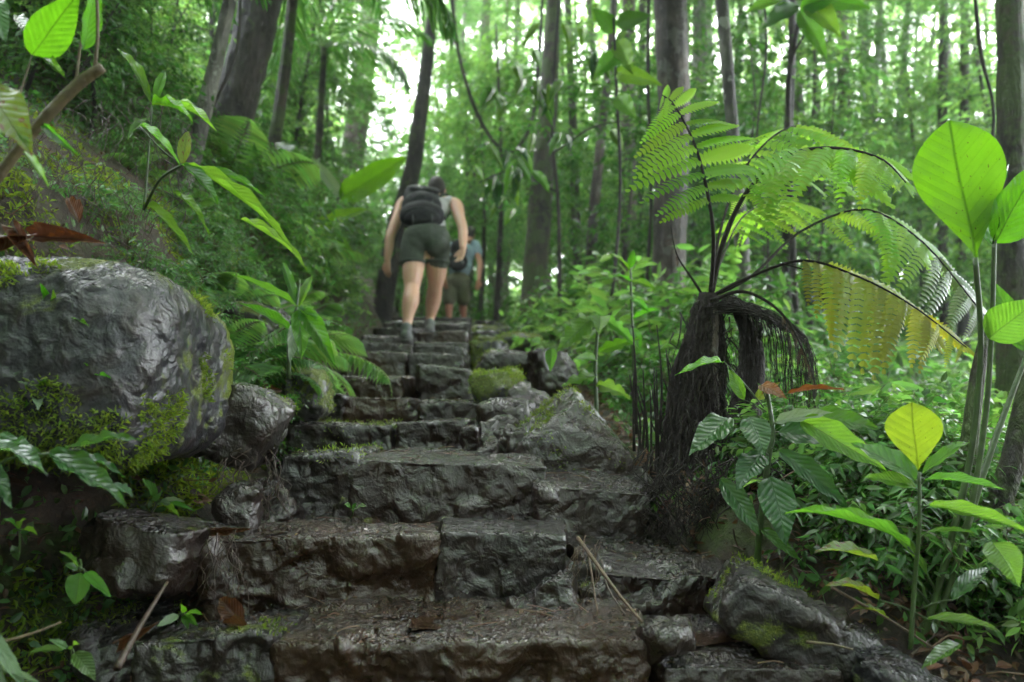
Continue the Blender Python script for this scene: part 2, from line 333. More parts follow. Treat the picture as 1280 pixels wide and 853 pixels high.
# ------------------------------------------------------------------ rocks
def rock_arrays(hx, hy, hz, seed, seg=.03, chamfer=10, tilt=.10, cut=(.80, .97), amp=.012, facet=.012, soft=10, cells=26, pts=None, flat=0.):
    flatk = flat
    rs = np.random.RandomState(seed)
    nx, ny, nz = [max(4, int(2 * h / seg)) for h in (hx, hy, hz)]
    L = []
    def face(ax, side):
        n = [nx, ny, nz]; u, v = [k for k in range(3) if k != ax]
        A, B = np.meshgrid(np.arange(n[u] + 1), np.arange(n[v] + 1), indexing='ij')
        c = np.zeros(A.shape + (3,), int); c[..., u] = A; c[..., v] = B; c[..., ax] = n[ax] if side else 0
        q = np.stack([c[:-1, :-1], c[1:, :-1], c[1:, 1:], c[:-1, 1:]], 2).reshape(-1, 4, 3)
        flip = (side == 0) ^ (ax == 1)
        return q[:, ::-1] if flip else q
    Q = np.concatenate([face(a, s) for a in range(3) for s in (0, 1)])
    flat = Q.reshape(-1, 3); key = flat[:, 0] * 10**8 + flat[:, 1] * 10**4 + flat[:, 2]
    uk, idx, inv = np.unique(key, return_index=True, return_inverse=True)
    p = flat[idx].astype(float) / np.array([nx, ny, nz]) * 2 - 1; Fq = inv.reshape(-1, 4)
    p = p * np.array([hx, hy, hz])
    H = np.array([hx, hy, hz]); pl = []
    for a in range(3):
        for s in (-1, 1):
            n = rs.normal(0, tilt, 3); n[a] = s; n /= np.linalg.norm(n); pl.append((n, H[a] * rs.uniform(.93, 1.0)))
    for k in range(chamfer):
        n = rs.normal(size=3); n /= np.linalg.norm(n); n = n / H; n /= np.linalg.norm(n)
        sup = np.abs(n * H).sum(); pl.append((n, sup * rs.uniform(*cut) * .86))
    for n, h in (pts or []): pl.append((np.array(n) / np.linalg.norm(n), h))
    inv_t = np.zeros(len(p))
    for n, h in pl:
        inv_t += np.maximum(p @ n / h, 0) ** soft
    p = p / (inv_t ** (1 / soft))[:, None]
    def normals(p):
        n = np.zeros_like(p); f = np.cross(p[Fq[:, 2]] - p[Fq[:, 0]], p[Fq[:, 3]] - p[Fq[:, 1]])
        for k in range(4): np.add.at(n, Fq[:, k], f)
        return n / (np.linalg.norm(n, axis=1)[:, None] + 1e-12)
    n = normals(p)
    if (n * p).sum() < 0: Fq = Fq[:, ::-1]; n = normals(p)
    att = (1 - flatk * np.clip((n[:, 2] - .55) / .3, 0, 1))[:, None]
    if facet:
        st = rs.uniform(-1, 1, (cells, 3)) * H; gr = rs.normal(0, 1, (cells, 3)); of = rs.uniform(-1, 1, cells)
        q = p + .04 * np.stack([vnoise(p * 14 + k * 7, seed + k) for k in range(3)], -1)
        d = ((q[:, None, :] - st[None]) ** 2).sum(-1); w = 1 / (d + 1e-5) ** 9
        w /= w.sum(1)[:, None]
        val = of[None] + np.einsum('vcd,cd->vc', p[:, None, :] - st[None], gr) * 5
        p = p + att * n * (facet * np.clip((w * val).sum(1), -1.6, 1.6))[:, None]
    p = p + att * n * (amp * (1.6 * fbm(p * 6 + seed, 3, seed) + .8 * fbm(p * 22 + seed, 3, seed + 3)))[:, None]
    n2 = normals(p); rd = 1 - np.abs(vnoise(p * 40 + 3, seed + 8))
    p = p + (att * .7 + .3) * n2 * (amp * .7 * rd ** 3 + amp * .5 * vnoise(p * 55 + 2.5 * vnoise(p * 12, seed)[:, None], seed + 2))[:, None]
    return p, Fq, normals(p)
def place_rock(name, mat, loc, rz, rx, ry, parent=None, **k):
    V, Fq, n = rock_arrays(**k)
    o = link(name, mesh(name, V, Fq, mat), parent); o.location = loc; o.rotation_euler = Euler((rx, ry, rz))
    Mx = np.array(Euler((rx, ry, rz)).to_matrix()); return o, V @ Mx.T + np.array(loc), n @ Mx.T
stairs = thing('stone_stairway', 'wet dark stone stairway climbing from the camera towards the hikers', 'stairway')
def step(xl, xr, yl, yr, d, depth, h=.30, mat='stone', seed=0, skew=0., amp=.010, facet=.010, seg=None, name='step_stone', tiltx=0., **kw):
    a, b = P(xl, yl, d), P(xr, yr, d + skew)
    ex = (b - a); wdt = ex.length; rz = math.atan2(ex.y, ex.x); ry = -math.atan2(ex.z, math.hypot(ex.x, ex.y))
    mid = (a + b) / 2; fwd = Vector((-math.sin(rz), math.cos(rz), 0))
    c = mid + fwd * (depth / 2 - .012) - Vector((0, 0, h / 2 - .006))
    seg = seg or max(.006, .0036 * d)
    kk = dict(hx=wdt / 2 * 1.02, hy=depth / 2, hz=h / 2, seed=seed, seg=seg, chamfer=7, tilt=.035, cut=(1.06, 1.16), amp=amp * .55, facet=facet * 1.0, soft=40, flat=.35)
    kk.update(kw)
    return place_rock(name, M[mat], c, rz, tiltx, ry, stairs, **kk)
S = step
# rows, bottom to top (photo pixels and metres from the eye)
surf = []
surf.append(S(172, 352, 806, 797, 1.60, .30, .34, 'stone_moss2', 1, amp=.013, facet=.012))
surf.append(S(348, 814, 797, 783, 1.60, .36, .34, 'stone_brown', 2, .02, amp=.014, facet=.018, cells=60, tiltx=.03))
surf.append(S(830, 1052, 826, 826, 1.58, .34, .30, 'stone', 3, .03, amp=.010, tiltx=.05))
surf.append(S(266, 548, 676, 660, 1.87, .36, .34, 'stone_brown', 4, .02, amp=.014, facet=.022, cells=60))
surf.append(S(540, 716, 659, 661, 1.885, .36, .34, 'stone_moss2', 5, .01, amp=.008))
surf.append(S(738, 930, 700, 706, 1.88, .40, .34, 'stone', 6, .12, amp=.013, facet=.02, tiltx=.14))
surf.append(S(350, 448, 569, 568, 2.16, .5, .32, 'stone_moss2', 7, .01, amp=.012))
surf.append(S(444, 670, 567, 578, 2.165, .6, .32, 'stone', 8, -.01, amp=.010, facet=.013, cells=40))
surf.append(S(668, 812, 600, 606, 2.13, .36, .30, 'stone', 9, .06, amp=.010, tiltx=.12))
surf.append(S(362, 496, 529, 530, 3.0, .6, .3, 'stone_moss2', 10, amp=.016, facet=.016))
surf.append(S(493, 608, 528, 527, 2.98, .6, .3, 'stone', 11, amp=.012))
surf.append(S(345, 430, 492, 497, 3.5, .8, .3, 'stone_moss2', 12, amp=.014))
surf.append(S(426, 524, 497, 498, 3.52, .8, .3, 'stone_brown', 13, amp=.014, facet=.016))
surf.append(S(523, 598, 498, 497, 3.5, .8, .3, 'stone', 14, amp=.010))
surf.append(S(404, 512, 467, 466, 4.3, .9, .34, 'stone_brown', 15, amp=.014))
surf.append(S(515, 588, 464, 465, 4.25, 1., .34, 'stone', 16, amp=.012))
surf.append(S(420, 510, 437, 440, 5.2, .9, .4, 'stone_brown', 17, amp=.014))
surf.append(S(514, 580, 443, 442, 5.15, .5, .4, 'stone', 18, amp=.012))
surf.append(S(514, 583, 434.5, 434, 5.6, .6, .4, 'stone', 19, amp=.012))
surf.append(S(430, 517, 427, 426, 6.0, .75, .4, 'stone', 20, amp=.014))
surf.append(S(517, 586, 427, 426.5, 6.05, .7, .4, 'stone', 21, amp=.012))
surf.append(S(448, 520, 418, 417, 6.65, 1., .4, 'stone', 22, amp=.014))
surf.append(S(520, 588, 417, 417, 6.7, 1., .4, 'stone_brown', 23, amp=.012))
surf.append(S(462, 530, 410, 410, 7.6, 1., .4, 'stone', 24, amp=.014))
surf.append(S(528, 590, 410, 411, 7.65, 1., .4, 'stone', 25, amp=.012))
surf.append(S(476, 588, 404.5, 404, 8.5, 1., .4, 'stone', 26, amp=.014))
surf.append(S(484, 590, 400, 400, 9.4, 1., .4, 'stone', 27, amp=.014))
surf.append(S(492, 590, 397, 397, 10.3, 1.1, .4, 'stone', 28, amp=.014))
for k, (xl, xr, y, d, mt) in enumerate([(588, 640, 427, 6.0, 'stone_mossy'), (592, 646, 419, 6.7, 'stone_mossy'), (590, 634, 411, 7.6, 'stone_moss2'),
                                        (590, 640, 404, 8.6, 'stone_mossy'), (592, 632, 400, 9.6, 'stone_moss2')]):
    surf.append(S(xl, xr, y, y + 2, d, .7, .4, mt, 40 + k, amp=.03, facet=.02, cut=(.8, .95), name='edge_stone'))
# small fill stones wedged between the blocks
for k, (x, y, d, r) in enumerate([(726, 720, 1.93, .05), (735, 752, 1.90, .045), (700, 762, 1.84, .05), (655, 765, 1.83, .04), (622, 552, 2.75, .07), (640, 560, 2.6, .05),
                                  (612, 575, 2.5, .05), (618, 480, 4.0, .06), (590, 548, 2.9, .04), (830, 800, 1.62, .045), (1042, 790, 1.7, .05), (300, 650, 2.0, .06), (335, 640, 2.1, .06), (660, 512, 3.4, .09), (690, 470, 4.4, .12)]):
    surf.append(place_rock('fill_stone', M['stone'], P(x, y, d), k * 1.3, k * .7, k, stairs, hx=r * 1.3, hy=r, hz=r * .8, seed=60 + k, seg=.012, amp=.010, facet=.01, cells=12))
def boulder(label, cx, cy, d, wpx, hpx, depth, mat, seed, rz=0, rx=0, ry=0, name='boulder', cat='boulder', **kw):
    k = dict(hx=mtr(wpx, d) / 2, hy=depth / 2, hz=mtr(hpx, d) / 2, seed=seed, seg=max(.009, .0045 * d), chamfer=12, amp=.012, facet=.012, soft=8, cells=30, cut=(.8, .95))
    k.update(kw)
    r = place_rock(name, M[mat], P(cx, cy, d), rz, rx, ry, None, **k); tag(r[0], label, cat); return r
BIG = boulder('huge rounded grey boulder with yellow moss beside the lower steps', 66, 436, 1.85, 384, 246, .74, 'stone_boulder', 71, rx=-.05, ry=.14, soft=4.4, chamfer=6, amp=.007, facet=.006, cells=14, cut=(.88, .98))
B2 = boulder('lichen grey rock wedged below the huge boulder', 308, 530, 2.2, 84, 100, .3, 'stone_moss2', 72, ry=.5, soft=10, amp=.006)
B3 = boulder('low flat topped ledge stone left of the second step', 194, 686, 1.87, 136, 84, .32, 'stone', 73, ry=.18, soft=16, amp=.005, flat=.7)
B4 = boulder('black pointed rock right of the fourth step', 718, 546, 2.62, 170, 140, .42, 'stone', 74, soft=30, chamfer=2, facet=.010, amp=.005,
             pts=[((-.62, -.15, .78), .120), ((.74, -.1, .66), .105), ((.0, -.93, .36), .17), ((-.95, -.2, .25), .2)])
B5 = boulder('long black slanting rock with moss at the right end of the bottom steps', 996, 786, 1.80, 205, 78, .36, 'stone_moss3', 75, ry=.56, rz=-.2, soft=14, chamfer=7, amp=.005, facet=.010)
B6 = boulder('small grey rock at the bottom edge below the young lime leaf', 1118, 852, 1.62, 130, 66, .24, 'stone_boulder', 76, ry=.25, soft=5, amp=.004)
B7 = boulder('round rock covered with bright yellow green moss beside the fifth step', 622, 492, 3.7, 66, 58, .4, 'stone_mossy', 77, soft=5)
B8 = boulder('broad flat black rock beside the upper steps below the trunk', 636, 458, 4.7, 84, 40, .5, 'stone_moss2', 78, soft=6)
B9 = boulder('plain flat stone between mossy rock and pointed rock', 634, 524, 3.15, 66, 36, .4, 'stone', 79, soft=9)
B10 = boulder('small mossy rock under the blade leaved plant', 385, 492, 3.1, 60, 62, .3, 'stone_mossy', 80, soft=6)
B11 = boulder('mossy rock at the crest of the stairs', 648, 432, 6.4, 70, 30, .6, 'stone_mossy', 81, soft=6)
B12 = boulder('dark earth covered rock in the bank under the ledge stone', 165, 800, 1.9, 110, 80, .3, 'stone_moss2', 82, soft=6)
B13 = boulder('brown rock standing in the bank behind the blade leaved plant', 318, 428, 3.4, 84, 96, .4, 'stone_moss2', 83, soft=9)
# ------------------------------------------------------------------ leaf cards (numpy)
def unit(a): return a / (np.linalg.norm(a, axis=-1)[..., None] + 1e-9)
def leafcards(pos, dirs, nrm, ln, wd, quality=0, droop=.15):
    """pos, dirs, nrm: (n,3); ln, wd: (n,). quality 0: folded diamond, 1: eight-vertex folded blade."""
    d = unit(dirs); s = unit(np.cross(d, nrm)); n = np.cross(s, d); ln = np.asarray(ln)[:, None]; wd = np.asarray(wd)[:, None]; k = len(pos)
    if quality == 0:
        m = pos + d * ln * .42
        V = np.stack([pos, m + s * wd * .5 + n * wd * .12, pos + d * ln - n * ln * droop, m - s * wd * .5 + n * wd * .12], 1).reshape(-1, 3)
        b = np.arange(k)[:, None] * 4
        return V, np.concatenate([b + np.array([0, 1, 2]), b + np.array([0, 2, 3])])
    def at(t, w_, z): return pos + d * ln * t + s * wd * w_ + n * (wd * z - ln * droop * t * t)
    V = np.stack([pos, at(.28, .42, .10), at(.28, 0, 0), at(.28, -.42, .10), at(.62, .40, .10), at(.62, 0, 0), at(.62, -.40, .10), at(1, 0, 0)], 1).reshape(-1, 3)
    b = np.arange(k)[:, None] * 8
    T = np.concatenate([b + np.array(q) for q in ((0, 1, 2), (0, 2, 3), (4, 7, 5), (5, 7, 6))])
    Q = np.concatenate([b + np.array(q) for q in ((1, 4, 5, 2), (2, 5, 6, 3))])
    return V, [T, Q]
def sprays(centers, outdir, rs, twigs=5, per=8, tlen=.5, ll=.12, lw=.045, quality=0, hang=.3, flat=.6):
    """twigs with alternate leaves leaving each centre; returns leaf arrays and the twig polylines"""
    c = np.repeat(centers, twigs, 0); od = np.repeat(outdir, twigs, 0); n = len(c)
    td = unit(od * .6 + rs.normal(size=(n, 3)) * np.array([1, 1, .55]) * .75); td[:, 2] -= hang * .3; td = unit(td)
    tl = tlen * rs.uniform(.6, 1.2, n)
    t = (np.arange(per) + .6) / per
    pos = c[:, None] + td[:, None] * tl[:, None, None] * t[None, :, None]
    pos[..., 2] -= (hang * tl[:, None] * t[None] ** 2 * .5)
    side = unit(np.cross(td, np.array([0, 0, 1.]) + rs.normal(0, .25, (n, 3))))
    sg = np.where(np.arange(per) % 2 == 0, 1., -1.)[None, :, None]
    ld = td[:, None] * .55 + side[:, None] * sg * .85 + rs.normal(0, .22, (n, per, 3)); ld[..., 2] -= hang
    nn = np.array([0, 0, 1.]) * flat + rs.normal(0, .45, (n, per, 3))
    sz = rs.uniform(.6, 1.2, (n, per)) * (1 - .25 * t[None])
    pts = np.stack([c, c + td * tl[:, None] * .5 - np.array([0, 0, 1]) * (hang * tl * .12)[:, None], c + td * tl[:, None] - np.array([0, 0, 1]) * (hang * tl * .5)[:, None]], 1)
    V, Fc = leafcards(pos.reshape(-1, 3), ld.reshape(-1, 3), nn.reshape(-1, 3), ll * sz.ravel(), lw * sz.ravel(), quality)
    return V, Fc, pts
def crown_mesh(name, seed, R=1.5, Hh=1.2, clumps=70, mat='f_mid', hollow=.5, **k):
    rs = np.random.RandomState(seed); d = unit(rs.normal(size=(clumps, 3))); r = rs.uniform(hollow, 1, clumps) ** .6
    c = d * r[:, None] * np.array([R, R, Hh]); c += .25 * R * rs.normal(size=c.shape) * .4
    V, Fc, pts = sprays(c, d, rs, **k); mb = MB(); mb.add(V, Fc)
    return mb.mesh(name, M[mat], False)
def bend(n, x, y, z): return [(0, 0, 0)]
CR = [crown_mesh('broadleaf_crown', 1, 1.7, 1.3, 150, 'f_mid', twigs=5, per=9, tlen=.55, ll=.14, lw=.055),
      crown_mesh('dark_crown', 2, 1.8, 1.3, 150, 'f_dark', twigs=5, per=9, tlen=.5, ll=.13, lw=.05),
      crown_mesh('light_crown', 3, 1.7, 1.2, 130, 'f_light', twigs=5, per=9, tlen=.6, ll=.15, lw=.06, hang=.5),
      crown_mesh('fine_crown', 4, 1.9, 1.1, 170, 'f_mid', twigs=6, per=10, tlen=.5, ll=.09, lw=.03),
      crown_mesh('hanging_crown', 5, 1.5, 1.6, 80, 'f_light', twigs=4, per=8, tlen=.7, ll=.26, lw=.075, hang=.9),
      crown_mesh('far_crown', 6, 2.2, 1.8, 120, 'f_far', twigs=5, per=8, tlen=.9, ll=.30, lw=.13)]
def sapling_meshes(seed, H=4.0, mat='f_mid', ll=.16, lw=.05, clumps=26, tlen=.6, hang=.6, lo=.15, q=0):
    rs = np.random.RandomState(seed); pts = []; x = y = 0
    for k in range(9):
        pts.append((x, y, H * k / 8)); x += rs.normal(0, .045 * H / 4); y += rs.normal(0, .045 * H / 4)
    t = np.sort(rs.uniform(lo, 1, clumps)); pp = np.array(pts)
    c = np.stack([np.interp(t * H, pp[:, 2], pp[:, k]) for k in range(3)], -1); an = rs.uniform(0, 6.28, clumps)
    od = np.stack([np.cos(an), np.sin(an), rs.uniform(.1, .6, clumps)], -1)
    br = c + od * (rs.uniform(.1, .5, clumps) * H / 4 * (1.15 - t))[:, None]
    V, Fc, tw = sprays(br, od, rs, 4, 8, tlen, ll, lw, q, hang)
    st = MB().tube(smooth_pts(pts, 18), np.linspace(.022, .006, 18) * H / 4, 7)
    for a, b in zip(c, br): st.tube([a, b], [.006 * H / 4, .004], 4)
    for a in tw[::2]: st.tube(a, [.004, .003, .0015], 3)
    return st.mesh('stem', M['bark_dark']), MB().add(V, Fc).mesh('foliage', M[mat], False)
SAP = [sapling_meshes(11, 4.2, 'f_mid', .15, .05, 34), sapling_meshes(12, 5.0, 'f_light', .22, .065, 34, .6, 1.0), sapling_meshes(13, 3.6, 'f_dark', .13, .05, 36),
       sapling_meshes(14, 6.0, 'f_light', .12, .045, 60, .5, .4), sapling_meshes(15, 3.0, 'f_light', .28, .09, 16, .5, .8, .3)]
def shrub_meshes(seed, R=.55, H=.7, mat='f_mid', ll=.09, lw=.035, clumps=46, tlen=.3, hang=.5, q=1, per=8, twigs=4):
    rs = np.random.RandomState(seed); an = rs.uniform(0, 6.28, clumps); r = R * np.sqrt(rs.uniform(0, 1, clumps)); z = H * rs.uniform(.15, 1, clumps) * (1 - .5 * (r / R) ** 2)
    c = np.stack([r * np.cos(an), r * np.sin(an), z], -1); od = unit(c * np.array([1, 1, .8]) + rs.normal(0, .2, c.shape) + np.array([0, 0, .15]))
    V, Fc, tw = sprays(c, od, rs, twigs, per, tlen, ll, lw, q, hang)
    st = MB()
    for a in c: st.tube([(a[0] * .2, a[1] * .2, -.1), (a[0] * .6, a[1] * .6, a[2] * .6), a], [.006, .005, .003], 4)
    for a in tw[::2]: st.tube(a, [.003, .002, .001], 3)
    return st.mesh('stem', M['stem_brown']), MB().add(V, Fc).mesh('foliage', M[mat], False)
SHR = [shrub_meshes(21, .6, .8, 'f_dark', .085, .034), shrub_meshes(22, .55, .7, 'f_mid', .11, .036, 40, .32), shrub_meshes(23, .6, .6, 'f_light', .13, .05, 34, .3, .3),
       shrub_meshes(24, .5, .5, 'f_dark', .05, .022, 60, .22, .3, 1, 9), shrub_meshes(25, .6, .9, 'f_light', .22, .055, 22, .3, .9)]
def fern_bush(seed, n=9, L=.7, mat='f_mid', w=.16):
    rs = np.random.RandomState(seed); mb = MB(); st = MB()
    for k in range(n):
        a = 6.28 * k / n + rs.normal(0, .2); el = rs.uniform(.5, 1.1); l = L * rs.uniform(.7, 1.1)
        h = np.array([math.cos(a), math.sin(a), 0]); m = 26; t = np.linspace(0, 1, m)
        p = h[None] * (l * np.sin(t * 1.25) * math.cos(el) * 1.1)[:, None] + np.array([0, 0, 1.])[None] * (l * (t * math.sin(el) - .62 * t ** 2))[:, None]
        tg = unit(np.gradient(p, axis=0)); sd_ = np.array([-math.sin(a), math.cos(a), 0]); st.tube(p[::4], .003, 3)
        for s in (-1, 1):
            q = p[3:]; tt = t[3:]; dd = sd_ * s + tg[3:] * .45 - np.array([0, 0, .25]); ww = w * np.sin(np.clip(tt * 1.15, 0, 1) * math.pi) ** .7 + .01
            V, Fc = leafcards(q, dd, np.cross(tg[3:], sd_ * 1.0) , ww, np.full(len(q), l / m * .85), 0, .2); mb.add(V, Fc)
    return st.mesh('stem', M['stem_brown']), mb.mesh('foliage', M[mat], False)
FRN = [fern_bush(31), fern_bush(32, 8, .9, 'f_light', .2), fern_bush(33, 10, .6, 'f_dark', .13)]
def plant_copy(name, label, cat, protos, loc, s=1., rz=0., group=None, tilt=(0, 0), sz=None):
    t = thing(name, label, cat, group, loc); t.scale = (s, s, sz or s); t.rotation_euler = (tilt[0], tilt[1], rz)
    link('stem', protos[0], t); link('foliage', protos[1], t); return t
# ------------------------------------------------------------------ trees with trunks one can tell apart
def trunk_tree(label, pts, d, mat, crowns=(), name='tree', group=None, top=7.0, sides=14, noise=.10, dd=0., flare=1.5, cscale=1.3, crown_at=None):
    """pts: (px, py, width px) from low to high; d: distance of the base; dd: change of distance up to the top point"""
    n = len(pts); W = [P(x, y, d + dd * k / max(1, n - 1)) for k, (x, y, w_) in enumerate(pts)]; R = [mtr(w_, d) / 2 for x, y, w_ in pts]
    g = gz(W[0].x, W[0].y); dirn = (W[1] - W[0]).normalized()
    foot = W[0] - dirn * ((W[0].z - g) / max(.3, dirn.z)) if W[0].z > g + .1 else W[0]
    foot = Vector((foot.x, foot.y, gz(foot.x, foot.y) - .15))
    if W[0].z > g + .1: W = [foot] + W; R = [R[0] * flare] + R
    up = (W[-1] - W[-2]).normalized(); h = max(0, top - (W[-1].z - g))
    if h > .5: W += [W[-1] + up * h * .5 + Vector((0, 0, .1)), W[-1] + up * h + Vector((.1, 0, 0))]; R += [R[-1] * .85, R[-1] * .5]
    k = 6 * len(W) + 6; sp = smooth_pts(W, k); rr = np.interp(np.linspace(0, 1, k), np.linspace(0, 1, len(R)), R)
    t = thing(name, label, 'tree', group, W[0]); off = np.array(W[0]); sp = [q - off for q in sp]
    mb = MB().tube(sp, rr, sides, noise, int(abs(pts[0][0])))
    cr = [];tp = Vector(sp[-1])
    for j, (ci, s, dx, dy, dz) in enumerate(crowns):
        c = tp + Vector((dx, dy, dz)); q = sp[int(k * .72)]
        mb.tube(smooth_pts([q, (Vector(q) + c) / 2 + Vector((0, 0, .2)), c], 6), np.linspace(R[-1] * .5, .015, 6), 6)
        cr.append((ci, s, c))
    mb.obj('trunk', M[mat], t)
    for ci, s, c in cr:
        o = link('crown', CR[ci], t); o.location = c; o.scale = (s, s, s * .9); o.rotation_euler = (0, 0, random.uniform(0, 6))
    return t
C3 = lambda a, b, c: [(a, 1.3, 1.1, .3, .2), (b, 1.2, -1.2, -.4, -.5), (c, 1.1, .2, 1.2, .6)]
trunk_tree('stout dark trunk with moss rising beside the crest of the steps', [(664, 425, 34), (672, 300, 32), (684, 150, 27), (692, 0, 20)], 9.0, 'bark_moss', C3(0, 2, 3), top=9, dd=.3)
trunk_tree('thickest brown flaking trunk behind the tree fern', [(834, 430, 44), (838, 250, 42), (842, 120, 41), (838, 0, 42)], 6.5, 'bark_brown', C3(1, 0, 3), top=8, noise=.16)
trunk_tree('slim pale spotted trunk leaning just right of the thickest trunk', [(936, 480, 19), (928, 320, 18), (914, 140, 16), (902, 0, 17)], 5.0, 'bark_pale', C3(3, 0, 2), top=7.5, noise=.08)
trunk_tree('curved dark trunk rising above the first hiker', [(478, 390, 26), (494, 290, 24), (514, 220, 22), (527, 130, 19), (543, 0, 14)], 11, 'bark_dark', C3(1, 3, 3), top=12)
trunk_tree('straight grey trunk behind the hanging broad leaves', [(786, 330, 22), (785, 200, 20), (786, 90, 18), (786, 0, 17)], 12, 'bark_brown', C3(3, 2, 0), top=12)
trunk_tree('thin leaning trunk left of the straight grey trunk', [(736, 380, 15), (742, 270, 14), (756, 130, 11), (768, 0, 9)], 10, 'bark_brown', C3(0, 3, 1), top=10)
trunk_tree('narrow hazy trunk above the second hiker', [(586, 320, 14), (592, 220, 15), (602, 110, 14), (608, 0, 12)], 17, 'bark_brown', C3(5, 3, 2), top=17)
trunk_tree('pale mottled trunk leaning over the left bank', [(190, 330, 26), (238, 205, 22), (262, 110, 20), (290, -10, 17)], 4.2, 'bark_pale', C3(0, 2, 1), top=6, noise=.10)
trunk_tree('broad black trunk clothed in climbing ferns on the left bank', [(268, 230, 52), (290, 150, 52), (318, 40, 54), (335, -40, 52)], 6.0, 'bark_dark', C3(1, 1, 0), top=8, noise=.14)
trunk_tree('fat misty trunk standing in the bright gap', [(440, 200, 30), (452, 110, 30), (462, 30, 28), (470, -40, 26)], 16, 'bark_brown', [(3, 1.4, -1.5, 1, 1)], top=17)
trunk_tree('dark slim trunk with a fork above the fern fronds', [(984, 330, 14), (986, 160, 12), (990, 60, 10), (990, 0, 9)], 8, 'bark_dark', C3(2, 4, 0), top=8)
trunk_tree('straight dark trunk above the largest leaf', [(1178, 300, 13), (1178, 150, 12), (1179, 60, 12), (1180, 0, 11)], 12, 'bark_dark', C3(3, 1, 0), top=12)
trunk_tree('mossy trunk with ferns at the right border', [(1268, 420, 40), (1266, 250, 36), (1264, 100, 34), (1262, 0, 32)], 4.3, 'bark_moss', C3(1, 3, 0), top=6, noise=.13)
trunk_tree('far grey trunk between the pale trunk and the largest leaf', [(1078, 350, 18), (1084, 150, 17), (1080, 60, 16), (1078, 0, 15)], 20, 'bark_brown', C3(5, 3, 3), top=18)
trunk_tree('hazy pale trunk beside the thickest trunk', [(868, 330, 20), (872, 150, 20), (874, 60, 18), (874, 0, 18)], 15, 'bark_pale', C3(5, 3, 2), top=15)
def liana(label, pts, d, w_=6):
    W = [P(x, y, d + .1 * k) for k, (x, y) in enumerate(pts)]; n = 30; t = thing('liana', label, 'liana', None, W[-1]); mb = MB().tube(smooth_pts([q - W[-1] for q in W], n), mtr(w_, d) / 2, 7, .2, pts[0][0]); mb.obj('stem', M['bark_dark'], t)
liana('looping liana between the curved trunk and the mossy trunk', [(560, -60), (572, 60), (600, 150), (636, 190), (665, 150), (676, 40), (680, -60)], 9.0, 5)
liana('straight hanging liana beside the thickest trunk', [(812, -60), (810, 100), (814, 240), (806, 400)], 6.3, 5)
liana('thin wavy liana right of the pale spotted trunk', [(950, -60), (958, 60), (946, 180), (960, 300), (950, 430)], 5.5, 3)
liana('liana curling in front of the right border trunk', [(1215, -60), (1225, 60), (1242, 140), (1236, 240), (1262, 360)], 4.6, 5)
liana('thin liana hanging from the black fern clad trunk', [(300, -60), (296, 60), (262, 150), (255, 260)], 5.0, 4)
# thinner background trees
rs = np.random.RandomState(5)
bgx = [(560, 24), (640, 26), (706, 20), (722, 28), (760, 30), (815, 24), (880, 30), (960, 22), (1010, 28), (1040, 20), (1110, 24), (1140, 30), (1215, 18), (1240, 26), (380, 28), (410, 22), (425, 32), (620, 34), (655, 38), (580, 36), (940, 36), (1000, 15), (1055, 13), (1125, 16), (1205, 12), (535, 27), (548, 33), (572, 21), (598, 29), (612, 25), (630, 19), (668, 27), (716, 14), (728, 33), (748, 18), (772, 24), (800, 17), (826, 30), (852, 19), (892, 24), (918, 17), (950, 28), (1022, 18), (1092, 15), (1158, 20), (1192, 26), (350, 24), (330, 18), (395, 33), (440, 36)]
for k, (x, d) in enumerate(bgx):
    ln = rs.uniform(-14, 14); w_ = rs.uniform(.11, .26) / d * F; gap = 440 < x < 500
    trunk_tree('slender forest trunk standing in the hazy background', [(x + ln, 380, w_), (x + ln * .3, 200, w_ * .9), (x - ln, 0, w_ * .75)], d, ['bark_dark', 'bark_brown', 'bark_brown', 'bark_pale'][k % 4],
               [] if gap or k % 3 == 0 else [(int(rs.choice([0, 2, 3, 3])), 1.2, rs.uniform(-1.5, 1.5), rs.uniform(-1, 1), rs.uniform(-2, .5)) for _ in range(2)], group='slender trunks of the background forest', top=min(16, .58 * d + 2), sides=9)
# crowns and saplings that close the view between the trunks
def in_gap(x, y, z):
    px = 640 + F * x / y; el = (z - EZ) / y
    return 430 < px < 545 and el > .36
k = 0
for ring, (d0, d1, n) in enumerate([(6, 9, 8), (9, 15, 34), (15, 26, 70)]):
    for j in range(n):
        px = rs.uniform(-60, 1360); d = rs.uniform(d0, d1); x = (px - 640) / F * d
        if d < 9.5 and 330 < px < 900: continue
        if d < 17 and 400 < px < 720: continue
        if d < 7 and px < 330: continue
        s = rs.uniform(.7, 1.15) * (1 + d / 50); i = int(rs.choice([0, 3, 3, 2, 3, 0]))
        if in_gap(x, d, gz(x, d) + 4 * s) : s *= .5
        plant_copy('sapling', ['leafy sapling with mid green drooping leaves', 'pale sapling with long hanging leaves', 'dark leaved sapling', 'tall sapling with fine light green leaves', 'sapling with few very large leaves'][i] + (' in the near understory' if d < 15 else ' in the hazy distance'), 'sapling', SAP[i], (x, d, gz(x, d) - .1), s, rs.uniform(0, 6), 'saplings of the understory', (rs.normal(0, .07), rs.normal(0, .07)))
